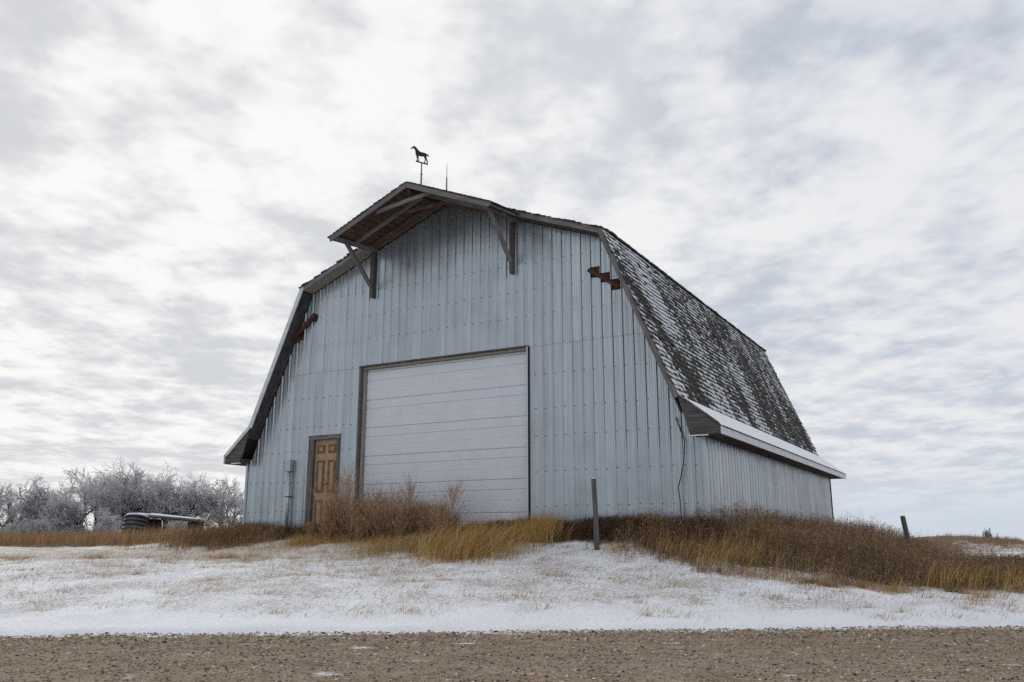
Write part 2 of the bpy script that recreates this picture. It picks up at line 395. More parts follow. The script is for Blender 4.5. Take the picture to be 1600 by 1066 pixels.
def beam(name, p0, p1, wdt, hgt, mat, parent, up=(0, 0, 1), bev=.006):
    """beam object whose local X runs along its length, so wood grain follows it"""
    p0, p1 = Vector(bl(p0)), Vector(bl(p1)); d = p1 - p0; L = d.length; x = d.normalized(); upv = Vector(up)
    y = upv.cross(x).normalized(); z = x.cross(y)
    me = beam_mesh(name, (0, 0, 0), (L, 0, 0), wdt, hgt, (0, 0, 1), bev)
    o = obj(name, me, mat, parent); o.matrix_basis = Matrix.Translation(p0) @ Matrix((x, y, z)).transposed().to_4x4(); return o
def tube_mesh(name, pts, rad, seg=8, caps=True):
    bm = bmesh.new(); rings = []
    for i, p in enumerate(pts):
        p = Vector(p); d = (Vector(pts[min(i + 1, len(pts) - 1)]) - Vector(pts[max(i - 1, 0)])).normalized()
        a = d.cross(Vector((0, 1, .13))).normalized(); b_ = d.cross(a).normalized(); r = rad[i] if isinstance(rad, (list, tuple)) else rad
        rings.append([bm.verts.new(p + (a * math.cos(t) + b_ * math.sin(t)) * r) for t in [2 * math.pi * k / seg for k in range(seg)]])
    for A, B in zip(rings, rings[1:]):
        for k in range(seg): bm.faces.new((A[k], A[(k + 1) % seg], B[(k + 1) % seg], B[k]))
    if caps: bm.faces.new(rings[0][::-1]); bm.faces.new(rings[-1])
    bmesh.ops.recalc_face_normals(bm, faces=bm.faces)
    me = bpy.data.meshes.new(name); bm.to_mesh(me); bm.free()
    for p in me.polygons: p.use_smooth = len(p.vertices) == 4
    return me

# roof line, outer surface, per side (u is signed by side)
RIDGE = 9.27
PROF = {1: [(0, RIDGE), (4.35, 7.61), (5.90, 3.82), (6.73, 3.17)], -1: [(0, RIDGE), (4.35, 7.53), (5.90, 3.96), (6.73, 3.24)]}
FT = .14
def inner(side):
    P = PROF[side]; out = []
    segs = [(P[i], P[i + 1]) for i in range(2)]
    lines = []
    for (a, b_) in segs:
        dx, dy = b_[0] - a[0], b_[1] - a[1]; l = math.hypot(dx, dy); nx_, ny_ = dy / l, -dx / l
        lines.append(((a[0] + nx_ * FT, a[1] + ny_ * FT), (dx, dy)))
    (p, d), (q_, e) = lines
    cr = d[0] * e[1] - d[1] * e[0]; t = ((q_[0] - p[0]) * e[1] - (q_[1] - p[1]) * e[0]) / cr
    knee = (p[0] + d[0] * t, p[1] + d[1] * t)
    r0 = (0, p[1] + d[1] * (0 - p[0]) / d[0])
    bot = (q_[0] + e[0] * (3.0 - q_[1]) / e[1], 3.0)
    return r0, knee, bot
INN = {s: inner(s) for s in (1, -1)}
def zin(u):
    """underside height of the roof at u"""
    s = 1 if u >= 0 else -1; a = abs(u); r0, k, b_ = INN[s]
    if a <= k[0]: return r0[1] + (k[1] - r0[1]) * a / k[0]
    if a <= b_[0]: return k[1] + (b_[1] - k[1]) * (a - k[0]) / (b_[0] - k[0])
    return 3.0
DOOR = (-2.51, 2.31, 5.26)          # overhead door opening
MAN = (-4.06, -3.08, 3.60)          # entry door opening
BRK = [-INN[-1][1][0], 0, INN[1][1][0], -INN[-1][2][0], INN[1][2][0]]
def wall_piece(u0, u1, z0):
    us = sorted([u0, u1] + [b_ for b_ in BRK if u0 < b_ < u1])
    return [(u0, z0), (u1, z0)] + [(u, max(zin(u) - .004, z0 + .01)) for u in us[::-1]]
bm = bmesh.new()
for (a, b_, z0) in ((-HW + .02, MAN[0], .9), (MAN[0], MAN[1], MAN[2]), (MAN[1], DOOR[0], .9), (DOOR[0], DOOR[1], DOOR[2]), (DOOR[1], HW - .02, .9)):
    pl = wall_piece(a, b_, z0); n = len(pl)
    f0 = [bm.verts.new(bl((u, .035, z))) for u, z in pl]; f1 = [bm.verts.new(bl((u, .18, z))) for u, z in pl]
    bm.faces.new(f0); bm.faces.new(f1[::-1])
    for i in range(n): bm.faces.new((f0[i], f1[i], f1[(i + 1) % n], f0[(i + 1) % n]))
bmesh.ops.recalc_face_normals(bm, faces=bm.faces)
me = bpy.data.meshes.new('front_wall'); bm.to_mesh(me); bm.free()
front_wall = obj('front_wall', me, 'backing', barn)
# ribbed sheets, one strip per rib, cut round the openings
PITCH = .2385; U0 = 2.44 - 40 * PITCH
RIBP = [(0, -.023), (.013, -.023), (.032, 0), (.088, 0), (.094, -.004), (.102, -.004), (.108, 0), (.131, 0), (.137, -.004), (.145, -.004), (.151, 0), (.2065, 0), (.2255, -.023), (.2385, -.023)]
def rib_off(x):
    for (a, y0), (b_, y1) in zip(RIBP, RIBP[1:]):
        if a <= x <= b_: return y0 + (y1 - y0) * (x - a) / (b_ - a)
    return -.023
def panel(ua, ub, ur, zb, zt, vbase, parent, lip=0.0):
    """ribbed strip between ua and ub (rib origin ur), bottom zb, top function zt"""
    xsn = [ua] + [ur + x for x, _ in RIBP if ua + .003 < ur + x < ub - .003] + [ub]
    if ub > ur + PITCH - .002: xsn[-1] = ub + .012        # lap over the next sheet
    extra = [b_ for b_ in BRK if ua < b_ < ub]
    xsn = sorted(xsn + extra); n = len(xsn); vs = []; k = random.uniform(-.0015, .0015)
    for z_ in (0, 1):
        for x in xsn:
            lap = .003 if x > ur + PITCH - .02 else 0
            zz = zb if z_ == 0 else max(zt(min(x, ub)), zb + .02)
            vs.append(bl((x, vbase + rib_off(min(max(x - ur, 0), PITCH)) - lap + k - (lip if z_ == 0 else 0), zz)))
    fs = [(i, i + 1, n + i + 1, n + i) for i in range(n - 1)]
    bmv = pydata('wall_panel', vs, fs)
    return obj('wall_panel', bmv, 'siding', parent)
SEAM = 5.25
CUTS = {}    # gaps torn in the sheets at the old track ends
cut_list = [(3.89, 4.09, 6.63, 6.88), (4.10, 4.31, 6.49, 6.71), (4.32, 4.54, 6.28, 6.53), (-4.78, -4.60, 6.20, 6.42), (-4.22, -4.06, 6.72, 6.86)]
screws = []
k = 0
while True:
    ur = U0 + k * PITCH; k += 1
    if ur > HW: break
    ua, ub = max(ur, -HW), min(ur + PITCH, HW)
    if ub - ua < .02: continue
    um = (ua + ub) / 2
    cells = [(ua, ub)]
    for a, b_ in ((DOOR[0], DOOR[1]), (MAN[0], MAN[1])):
        nc = []
        for (p, q_) in cells:
            for e in (a, b_):
                if p < e < q_: nc.append((p, e)); p = e
            nc.append((p, q_))
        cells = nc
    for (p, q_) in cells:
        if q_ - p < .012: continue
        mid = (p + q_) / 2
        zb = .95
        if DOOR[0] < mid < DOOR[1]: zb = DOOR[2]
        elif MAN[0] < mid < MAN[1]: zb = MAN[2]
        zt = lambda u: zin(u) - .006
        iv = []
        ztm = zin(mid)
        if ztm > SEAM + .25 and zb < SEAM - .02: iv = [(zb, lambda u: SEAM + .03, .006, 0.0), (SEAM, zt, 0.0, .004)]
        else: iv = [(zb, zt, 0.0 if zb >= SEAM - .02 else .004, 0.0)]
        for z0, ztf, vb, lip in iv:
            cut = [c for c in cut_list if abs((c[0] + c[1]) / 2 - mid) < .11 and c[2] > z0 and c[3] < ztf(mid) and ztf is zt]
            if cut:
                c = cut[0]
                panel(p, q_, ur, z0, lambda u, c=c: c[2], vb, front_wall, lip); panel(p, q_, ur, c[3], ztf, vb, front_wall)
            else: panel(p, q_, ur, z0, ztf, vb, front_wall, lip)
        for zs in (1.72, 2.46, 3.23, 3.84, 4.60, 5.29, 5.98, 6.59, 7.24, 7.80, 8.30):
            x = ur + .05 + random.uniform(-.006, .006)
            z_ = zs + random.uniform(-.012, .012)
            if p < x < q_ and zb < z_ < zin(x) - .08: screws.append((x, -.002, z_))
def screw_mesh(name, pts, axis_u=False):
    V = []; F = []
    for (u, v, z) in pts:
        b0 = len(V); r = .0108
        for vv, rr in ((0, r), (-.012, r * .8)):
            for q_ in range(6):
                a = q_ * math.pi / 3
                if axis_u: V.append(bl((u - vv, v + rr * math.cos(a), z + rr * math.sin(a))))
                else: V.append(bl((u + rr * math.cos(a), v + vv, z + rr * math.sin(a))))
        F += [[b0 + q_, b0 + (q_ + 1) % 6, b0 + 6 + (q_ + 1) % 6, b0 + 6 + q_] for q_ in range(6)] + [[b0 + 6 + q_ for q_ in range(6)]]
    return fix_normals(pydata(name, V, F))
tag(obj('screw_heads', screw_mesh('screw_heads', screws), 'screw', front_wall), kind='stuff')

# long side wall on the right, the hidden far side and the back
side = box('side_wall', HW - .16, HW - .035, .19, LEN, .85, 3.02, 'backing', barn)
vv = 0.0; sscr = []; kk = 0
while vv < LEN - .01:
    v1 = min(vv + PITCH, LEN)
    prof = [(x, y) for x, y in RIBP if vv + x <= v1 + 1e-6]
    n = len(prof); vs = []
    for z_ in (.85, 3.03):
        for x, y in prof: vs.append(bl((HW - y + .003 * (x > .21) + (.004 if z_ < 2 else 0) * math.sin(kk * 1.7), vv + x + (.012 if x > .23 else 0), z_)))
    if n > 2: obj('wall_panel', pydata('wall_panel', vs, [(i, i + 1, n + i + 1, n + i) for i in range(n - 1)]), 'siding_side', side)
    for zs in (1.72, 2.44, 2.92): sscr.append((HW, vv + .055, zs + random.uniform(-.01, .01)))
    vv += PITCH; kk += 1
tag(obj('screw_heads', screw_mesh('screw_heads', sscr, True), 'screw', side), kind='stuff')
box('corner_trim', HW - .05, HW + .028, -.030, -.024, .9, 3.03, 'siding', barn); box('corner_trim', HW + .023, HW + .029, -.023, .06, .9, 3.03, 'siding', barn)
box('corner_trim', HW - .05, HW + .034, LEN + .002, LEN + .012, .85, 3.03, 'dark_wood', barn)
box('far_side_wall', -HW + .02, -HW + .16, .19, LEN, .85, 3.02, 'siding', barn)
box('corner_trim', -HW - .02, -HW + .05, -.030, -.024, .9, 3.03, 'siding', barn)
us = sorted([-HW + .02, HW - .02] + BRK)
prism('back_wall', [(-HW + .02, .85), (HW - .02, .85)] + [(u, zin(u) - .006) for u in us[::-1]], LEN - .12, LEN, 'siding_side', barn)

# ---- roof deck
OVF, OVB = -.375, LEN + .33
def slab(P, side, t, v0, v1):
    out = [(side * u, z) for u, z in P]
    return out
bm = bmesh.new()
for sgn in (1, -1):
    P = PROF[sgn]
    for i in range(3):
        (a, az), (b_, bz) = P[i], P[i + 1]; dx, dy = b_ - a, bz - az; l = math.hypot(dx, dy); nx_, ny_ = dy / l, -dx / l
        ring = []
        for v in (OVF + .012, OVB):
            ring.append([bm.verts.new(bl((sgn * (u + nx_ * o_), v, z + ny_ * o_))) for (u, z, o_) in ((a, az, .03), (b_, bz, .03), (b_, bz, .075), (a, az, .075))])
        A, B = ring
        bm.faces.new(A); bm.faces.new(B[::-1])
        for q_ in range(4): bm.faces.new((A[q_], B[q_], B[(q_ + 1) % 4], A[(q_ + 1) % 4]))
bmesh.ops.recalc_face_normals(bm, faces=bm.faces)
me = bpy.data.meshes.new('roof'); bm.to_mesh(me); bm.free()
roof = obj('roof', me, 'dark_wood', barn)

# ---- shingles: wedge with thick butt; nearest 300 are objects of their own
def wedge(wd, ln, tb=.032, tt=.004):
    V = [(0, 0, 0), (wd, 0, 0), (wd, ln, 0), (0, ln, 0), (0, 0, tb), (wd, 0, tb), (wd, ln, tt), (0, ln, tt)]
    F = [(3, 2, 1, 0), (4, 5, 6, 7), (0, 1, 5, 4), (1, 2, 6, 5), (2, 3, 7, 6), (3, 0, 4, 7)]
    return np.array(V), np.array(F)
ALONG = np.array([0, 0, 1, 1, 0, 0, 1, 1.0])
widths = [.10, .13, .155, .18, .21]
def shingle_rows(A, B, sgn, v0, v1, expo, seed):
    r = np.random.default_rng(seed)
    A = np.array([sgn * A[0], 0, A[1]]); B = np.array([sgn * B[0], 0, B[1]]); d = (B - A); L = np.linalg.norm(d); d /= L
    X = np.array([0, 1.0, 0]); Y = -d; Z = np.cross(X, Y)
    if Z[2] < 0: X = -X; Z = -Z
    out = []
    n = int(L / expo)
    for c in range(n + 1):
        s = min(L - c * expo, L) + .02
        v = v0 - r.uniform(0, .08)
        while v < v1:
            k_ = int(r.integers(0, 5)); wd = widths[k_]
            if r.random() > .03:
                base = A + d * (s + r.normal(0, .012)) + Z * (-.024 + r.uniform(-.003, .007)); base[1] = v + (wd if X[1] < 0 else 0)
                out.append((base, X, Y * min(1.0, max(s, .03) / (expo * 1.55)), Z, k_, r.random(), r.normal(0, .012)))
            v += wd + r.uniform(.004, .012)
    return out, expo
def merge_shingles(name, items, expo, mat, parent, tb=.032):
    Vs, Fs, rd = [], [], []
    for (b_, X, Y, Z, k_, q_, tw) in items:
        V, F = wedge(widths[k_], expo * 1.55, tb)
        Bm = np.stack([X + Y * tw, Y, Z]); Fs.append(F + 8 * len(Vs)); W_ = V @ Bm + b_; W_[:, 2] -= BZ; Vs.append(W_); rd.append(np.full(8, q_))
    me = np_mesh(name, np.concatenate(Vs), np.concatenate(Fs), attr={'rand': np.concatenate(rd), 'along': np.tile(ALONG, len(Vs))})
    return tag(obj(name, me, mat, parent), kind='stuff')
rows, ex = shingle_rows(PROF[1][1], PROF[1][2], 1, OVF - .015, OVB + .02, .132, 11)
rows.sort(key=lambda it: it[0][1])
shared = {}
for it in rows[:300]:
    b_, X, Y, Z, k_, q_, tw = it
    qi = int(q_ * 4)
    if (k_, qi) not in shared:
        V, F = wedge(widths[k_], ex * 1.55); shared[(k_, qi)] = np_mesh('shingle', V, F, attr={'rand': np.full(8, qi / 3.0), 'along': ALONG}); shared[(k_, qi)].materials.append(M['shingle'])
    o = bpy.data.objects.new('shingle', shared[(k_, qi)]); C.objects.link(o); o.parent = roof
    Xr = X + Y * tw
    o.matrix_basis = Matrix(((Xr[0], Y[0], Z[0], b_[0]), (Xr[1], Y[1], Z[1], b_[1]), (Xr[2], Y[2], Z[2], b_[2] - BZ), (0, 0, 0, 1)))
merge_shingles('shingle_courses', rows[300:], ex, 'shingle', roof)
sk, ex = shingle_rows(PROF[1][2], PROF[1][3], 1, OVF - .015, OVB + .02, .125, 12); merge_shingles('skirt_shingles', sk, ex, 'shingle_snowy', roof, .009)
for sgn, i, sd in ((-1, 1, 13), (-1, 2, 14), (1, 0, 15), (-1, 0, 16)):
    it, ex = shingle_rows(PROF[sgn][i], PROF[sgn][i + 1], sgn, OVF - .02 if i == 0 else OVF + .1, OVB + .02 if sgn > 0 else 2.5, .13 if i else .135, sd)
    merge_shingles('shingle_courses', it, ex, 'shingle', roof)
# ridge row of ragged cap shingles along the knee
rr = np.random.default_rng(5); caps = []
A = np.array([PROF[1][0][0], 0, PROF[1][0][1]]); B = np.array([PROF[1][1][0], 0, PROF[1][1][1]]); d = (B - A) / np.linalg.norm(B - A)
v = OVF + .16
while v < OVB:
    X = np.array([0, 1.0, 0]); Y = -d; Z = np.cross(X, Y); k_ = int(rr.integers(0, 5))
    base = B + d * (.05 + rr.normal(0, .014)) + Z * .002; base[1] = v; caps.append((base, X, Y, Z, k_, rr.random(), rr.normal(0, .03))); v += widths[k_] + .006
merge_shingles('knee_cap_shingles', caps, .16, 'shingle', roof)

nv, ns = 150, 12
(a, az), (b_, bz) = PROF[1][2], PROF[1][3]; L = math.hypot(b_ - a, bz - az); dx, dy = (b_ - a) / L, (bz - az) / L
SV, SS = np.meshgrid(np.linspace(OVF - .01, OVB, nv), np.linspace(.01, L + .01, ns)); off = .001 + .008 * wob(SV * 2, SS * 3, 4.0, 3, 9) + .006 * wob(SV * 3, SS * 9, 7.0, 14, 9)
off = np.where((SS > L - .02) | (SS < .03), -.02, off + .004)
SP = np.stack([a + dx * SS - dy * off, SV, az + dy * SS + dx * off - BZ], -1).reshape(-1, 3); ii = np.arange(nv * ns).reshape(ns, nv)
obj('snow_layer', fix_normals(np_mesh('snow_layer', SP, np.stack([ii[:-1, :-1], ii[:-1, 1:], ii[1:, 1:], ii[1:, :-1]], -1).reshape(-1, 4), smooth=True)), 'snow', roof)
# ---- rake boards, soffits, eaves
def seg_poly(sgn, i, w0, w1, a_cut=0.0, b_cut=1.0):
    """strip along roof segment i between perpendicular depths w0 and w1 (inwards)"""
    (a, az), (b_, bz) = PROF[sgn][i], PROF[sgn][i + 1]; dx, dy = b_ - a, bz - az; l = math.hypot(dx, dy); nx_, ny_ = dy / l, -dx / l
    p = lambda t, w_: (sgn * (a + dx * t + nx_ * w_), az + dy * t + ny_ * w_)
    return [p(a_cut, w0), p(b_cut, w0), p(b_cut, w1), p(a_cut, w1)]
def board(name, sgn, i, w0, w1, v0, v1, mat, t0=0.0, t1=1.0):
    P = seg_poly(sgn, i, w0, w1, t0, t1)
    return prism(name, P, v0, v1, mat, barn)
def board_x(name, sgn, i, w0, w1, v, th, mat, t0, t1):
    (a, az), (b_, bz) = PROF[sgn][i], PROF[sgn][i + 1]; dx, dy = b_ - a, bz - az; l = math.hypot(dx, dy); nx_, ny_ = dy / l, -dx / l; wm = (w0 + w1) / 2
    p = lambda t: (sgn * (a + dx * t + nx_ * wm), v, az + dy * t + ny_ * wm)
    return beam(name, p(t0), p(t1), th, w1 - w0, mat, barn, up=(nx_ * sgn, 0, ny_), bev=.004)
for sgn in (1, -1):
    r0, kn, bt = INN[sgn]
    # faces on the front (upper ones start where the hood ends)
    board_x('rake_board', sgn, 0, .004, FT, OVF - .016, .03, 'grey_wood', .49, .994)
    board_x('rake_board', sgn, 1, .004, FT - .006, OVF - .020, .03, 'grey_wood' if sgn > 0 else 'lit_trim', -.010, 1.01)  # left face painted paler, as lit from the left sky
    if sgn < 0: board_x('rake_board', sgn, 2, .002, .10, OVF - .018, .03, 'lit_trim', .012, .99)
    # soffit boards behind the faces
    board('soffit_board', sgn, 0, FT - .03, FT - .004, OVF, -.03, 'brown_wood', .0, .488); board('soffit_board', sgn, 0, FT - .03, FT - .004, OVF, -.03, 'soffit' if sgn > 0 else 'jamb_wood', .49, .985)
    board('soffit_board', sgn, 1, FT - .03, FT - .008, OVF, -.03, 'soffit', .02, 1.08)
    # eave box: underside, fascia
    us_ = bt[0] + .06
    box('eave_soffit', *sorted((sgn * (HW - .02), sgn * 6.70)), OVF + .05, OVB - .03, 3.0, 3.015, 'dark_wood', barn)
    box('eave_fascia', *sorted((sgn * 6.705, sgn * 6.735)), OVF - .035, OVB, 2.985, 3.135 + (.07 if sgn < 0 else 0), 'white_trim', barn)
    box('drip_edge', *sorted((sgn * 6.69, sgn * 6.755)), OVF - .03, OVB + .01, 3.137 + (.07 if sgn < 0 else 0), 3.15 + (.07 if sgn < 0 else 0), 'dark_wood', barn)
    # planks closing the end of the eave box
    poly = [(5.80, 4.02 if sgn > 0 else 4.1), (PROF[sgn][2][0] + .02, PROF[sgn][2][1] - .05), (6.70, PROF[sgn][3][1] - .02), (6.70, 3.0), (bt[0] - .0, 3.0)]
    def clip(pl, z, keep_above):
        out = []
        for (a, b_) in zip(pl, pl[1:] + pl[:1]):
            ia, ib = ((a[1] >= z) == keep_above), ((b_[1] >= z) == keep_above)
            if ia: out.append(a)
            if ia != ib: t = (z - a[1]) / (b_[1] - a[1]); out.append((a[0] + (b_[0] - a[0]) * t, z))
        return out
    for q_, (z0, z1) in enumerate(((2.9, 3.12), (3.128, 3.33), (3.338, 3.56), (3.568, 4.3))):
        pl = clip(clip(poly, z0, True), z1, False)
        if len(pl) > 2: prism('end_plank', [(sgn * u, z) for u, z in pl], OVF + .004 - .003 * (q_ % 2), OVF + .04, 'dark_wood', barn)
    box('end_cleat', *sorted((sgn * (bt[0] - .02), sgn * 6.45)), OVF - .03, OVF + .03, 2.975, 2.998, 'white_trim', barn)
    # rear rakes
    board_x('rake_board', sgn, 0, .004, FT, OVB + .016, .03, 'grey_wood', .0, .994); board_x('rake_board', sgn, 1, .004, FT, OVB + .016, .03, 'grey_wood', .0, 1.0)

# ---- hay hood over the gable
hood_ridge0, hood_ridge1 = (0, -.05, 9.285), (0, -1.60, 9.165)
HE = 2.24
def hood_pt(sgn, t, v, drop=0.0):
    """t 0 ridge .. 1 eave; v depth"""
    f = (v + .05) / -1.55; zr = 9.285 - .12 * f; ze = 8.40 - .165 * f
    return (sgn * HE * t - .03 * f * (1 if sgn else 0), v, zr + (ze - zr) * t - drop)
hood = beam('hay_hood', (0, -.06, 9.10), (-.03, -1.55, 8.985), .05, .14, 'brown_wood', barn)
hb = hood.matrix_basis.inverted()
def hsub(o): o.parent = hood; o.matrix_parent_inverse = hb.copy(); return o
for sgn in (1, -1):
    npl = 13
    for i in range(npl):
        t0, t1 = i / npl + .004, (i + 1) / npl - random.uniform(.002, .012)
        va, vb = -1.59, -.05 + random.uniform(-.01, .01)
        P4 = [hood_pt(sgn, t0, va, .075), hood_pt(sgn, t1, va, .075), hood_pt(sgn, t1, vb, .075), hood_pt(sgn, t0, vb, .075)]
        V = [bl(p) for p in P4] + [bl((p[0], p[1], p[2] + .03)) for p in P4]
        hsub(obj('sheathing_plank', fix_normals(pydata('sheathing_plank', V, [(0, 1, 2, 3), (4, 5, 6, 7), (0, 1, 5, 4), (1, 2, 6, 5), (2, 3, 7, 6), (3, 0, 4, 7)])), 'brown_wood', barn))
    up = (sgn * .39, 0, .92)
    hsub(beam('fascia_board', hood_pt(sgn, -.004, -1.615, .085), hood_pt(sgn, 1.015, -1.615, .085), .035, .15, 'grey_wood', barn, up))
    for v in (-.86, -.13): hsub(beam('rafter', hood_pt(sgn, .0, v, .125), hood_pt(sgn, .985, v, .125), .045, .095, 'rust_wood' if v > -.5 else 'grey_wood', barn, up))
    hsub(beam('outrigger', hood_pt(sgn, .94, -1.58, .16), hood_pt(sgn, .94, -.04, .16), .07, .085, 'grey_wood', barn))
    hsub(beam('eave_board', hood_pt(sgn, 1.005, -1.60, .085), hood_pt(sgn, 1.005, -.40, .085), .03, .06, 'dark_wood', barn))
# collar ties
hsub(beam('collar_tie', (-.98, -1.50, 8.62), (.62, -1.50, 8.80), .04, .10, 'grey_wood', barn)); hsub(beam('collar_tie', (-.62, -.80, 8.80), (.62, -.80, 8.82), .04, .09, 'rust_wood', barn))
hsub(obj('pulley_hook', tube_mesh('pulley_hook', [bl(p) for p in ((-.03, -1.42, 9.05), (-.03, -1.43, 8.94), (.0, -1.40, 8.88), (.1, -1.33, 8.84))], .016, 6), 'iron', barn))
for u, top in ((-2.17, 8.26), (1.93, 8.28)):
    hsub(beam('brace_post', (u, -.075, 7.03), (u, -.075, top), .105, .11, 'post_wood', barn, up=(0, 1, 0)))
    s_ = -1 if u < 0 else 1
    hsub(beam('brace_strut', (u, -.14, 7.30), hood_pt(s_, .94 if u < 0 else .90, -1.20, .19), .075, .095, 'grey_wood', barn, up=(1, 0, 0)))
hs = []
for sgn in (1, -1):
    r = np.random.default_rng(21 + sgn); a, b_ = np.array(hood_pt(sgn, 0, -.8, 0)), np.array(hood_pt(sgn, 1, -.8, 0)); L = np.linalg.norm(b_ - a)
    for c in range(18):
        t = 1.025 - c * .135 / L; v = -1.645 - r.uniform(0, .02)
        while v < -.40:
            k_ = int(r.integers(0, 5)); wd = widths[k_]
            p0 = np.array(hood_pt(sgn, t, v, .035)); p1 = np.array(hood_pt(sgn, t - .12, v, .035)); p2 = np.array(hood_pt(sgn, t, v + .5, .035))
            Y = (p1 - p0) / np.linalg.norm(p1 - p0); X = (p2 - p0) / np.linalg.norm(p2 - p0); Z = np.cross(X, Y)
            base = p0 - Y * r.normal(0, .012)
            if Z[2] < 0: base = base + X * wd; X = -X; Z = -Z
            if r.random() > .03: hs.append((base, X, Y, Z, k_, r.random(), r.normal(0, .02)))
            v += wd + .008
hsub(merge_shingles('hood_shingles', hs, .135, 'shingle', barn))

# ---- overhead door
a, b_, zt = DOOR
odoor = prism('overhead_door', [(a, 1.0), (b_, 1.0), (b_, zt), (a, zt)], .19, .21, 'gap_shade', barn)
box('door_jamb', a + .002, a + .05, -.03, .185, .95, zt - .002, 'dark_wood', odoor); box('door_jamb', a + .052, a + .115, .055, .18, .95, zt - .06, 'jamb_wood', odoor)
box('door_jamb', b_ - .035, b_ - .002, -.035, .185, .95, zt - .002, 'siding', odoor); box('door_jamb', b_ - .09, b_ - .037, .10, .18, .95, zt - .06, 'jamb_wood', odoor)
box('door_header', a + .05, b_ - .036, .03, .18, zt - .058, zt - .002, 'jamb_wood', odoor); box('door_header', a - .02, b_ + .01, -.034, -.024, zt - .006, zt + .03, 'dark_wood', odoor)
box('edge_trim', b_ + .002, b_ + .022, -.032, .03, 1.0, zt, 'gap_shade', odoor)
zj = [5.20, 5.14, 4.42, 3.72, 3.02, 2.33, 1.60, 1.0]
da, db = a + .125, b_ - .04
for z1, z0 in zip(zj[1:], zj[2:]):
    z0 += .003; h = z1 - z0; pr = [(0, .150), (.012, .128), (h * .32, .128)]
    g = lambda zc, dpt, wd: [(zc - wd, .128), (zc - wd * .5, .128 + dpt), (zc + wd * .5, .128 + dpt), (zc + wd, .128)]
    pr = [(0, .142), (.014, .128)] + g(h * .345, .004, .014) + g(h * .675, .013, .020) + [(h - .014, .128), (h, .142)]
    vs = [bl((u, y, z0 + z)) for u in (da, db) for z, y in pr]; n = len(pr)
    fs = [(i, i + 1, n + i + 1, n + i) for i in range(n - 1)]
    bk = len(vs); vs += [bl((u, .185, z0 + z)) for u in (da, db) for z in (0, h)]
    fs += [(0, n, bk + 2, bk), (n - 1, 2 * n - 1, bk + 3, bk + 1)]
    obj('door_section', fix_normals(pydata('door_section', vs, fs)), 'door_white', odoor)
box('door_section', da, db, .140, .186, 5.146, 5.196, 'door_white', odoor)

# ---- entry door
a, b_, zt = MAN
edoor = box('entry_door', -3.905, -3.145, .03, .075, 1.22, 3.50, 'beige', barn)
box('door_frame', a - .03, -3.91, -.045, .16, .95, 3.505, 'grey_wood_v', edoor); box('door_frame', -3.14, b_ + .02, -.045, .16, .95, 3.505, 'grey_wood_v', edoor)
box('door_frame', a - .035, b_ + .025, -.047, .16, 3.507, zt + .01, 'grey_wood', edoor); box('drip_cap', a - .05, b_ + .04, -.075, -.02, zt + .012, zt + .024, 'white_trim', edoor)
box('threshold', a, b_, -.06, .16, 1.13, 1.215, 'grey_wood', edoor)
for ca, cb in ((-3.83, -3.585), (-3.465, -3.22)):
    for z0, z1 in ((3.16, 3.37), (2.18, 2.98), (1.36, 1.98)):
        def ring(u0, u1, q0, q1, t, va, vb):
            bm = bmesh.new()
            for (x0, x1, y0, y1) in ((u0, u1, q1 - t, q1), (u0, u1, q0, q0 + t), (u0, u0 + t, q0 + t, q1 - t), (u1 - t, u1, q0 + t, q1 - t)):
                m_ = Matrix.Translation(bl(((x0 + x1) / 2, (va + vb) / 2, (y0 + y1) / 2))) @ Matrix.Diagonal((x1 - x0, vb - va, y1 - y0, 1)); bmesh.ops.create_cube(bm, size=1, matrix=m_)
            me = bpy.data.meshes.new('panel_moulding'); bm.to_mesh(me); bm.free(); return me
        obj('panel_moulding', ring(ca, cb, z0, z1, .042, .018, .029), 'rusty_trim', edoor)
        box('raised_panel', ca + .06, cb - .06, .012, .029, z0 + .06, z1 - .06, 'beige', edoor, .006)
bm = bmesh.new(); bmesh.ops.create_uvsphere(bm, u_segments=10, v_segments=8, radius=.033, matrix=Matrix.Translation(bl((-3.20, -.02, 2.22)))); bmesh.ops.create_cone(bm, segments=10, radius1=.014, radius2=.014, depth=.05, cap_ends=True, matrix=Matrix.Translation(bl((-3.20, .012, 2.22))) @ Matrix.Rotation(R(90), 4, 'X'))
me = bpy.data.meshes.new('doorknob'); bm.to_mesh(me); bm.free(); obj('doorknob', me, 'rust', edoor)
beam('hasp_bar', (-3.63, .012, 2.36), (-3.44, .012, 2.40), .012, .03, 'rusty_trim', barn, bev=0)

# ---- rusted ends of the old hay door track
def channel(name, p0, p1, wdt, dep, parent):
    o = beam(name, p0, p1, wdt, .016, 'rust', parent, up=(0, 1, 0), bev=0)
    return o
tr = beam('hay_track', (3.84, -.05, 6.82), (4.56, -.05, 6.32), .085, .035, 'rust', barn, up=(0, 1, 0), bev=.004)

def tsub(o, t): o.parent = t; o.matrix_parent_inverse = t.matrix_basis.inverted(); return o
for (x0, x1, z0, z1) in cut_list[:3]: tsub(box('rust_plate', x0 + .012, x1 - .012, .012, .03, z0 + .005, z1 - .005, 'rust', barn), tr)
tr = beam('hay_track', (-4.82, -.09, 6.22), (-4.06, -.09, 6.84), .12, .05, 'rust', barn, up=(0, 1, 0), bev=.004)
for (x0, x1, z0, z1) in cut_list[3:]: tsub(box('rust_plate', x0 + .012, x1 - .012, -.06, .03, z0 - .05, z1 - .005, 'rust', barn), tr)

# ------------------------------------------------------------------ things on and against the barn
def at_barn(u, v, z): x, y = to_world(u, v); return (x, y, z)
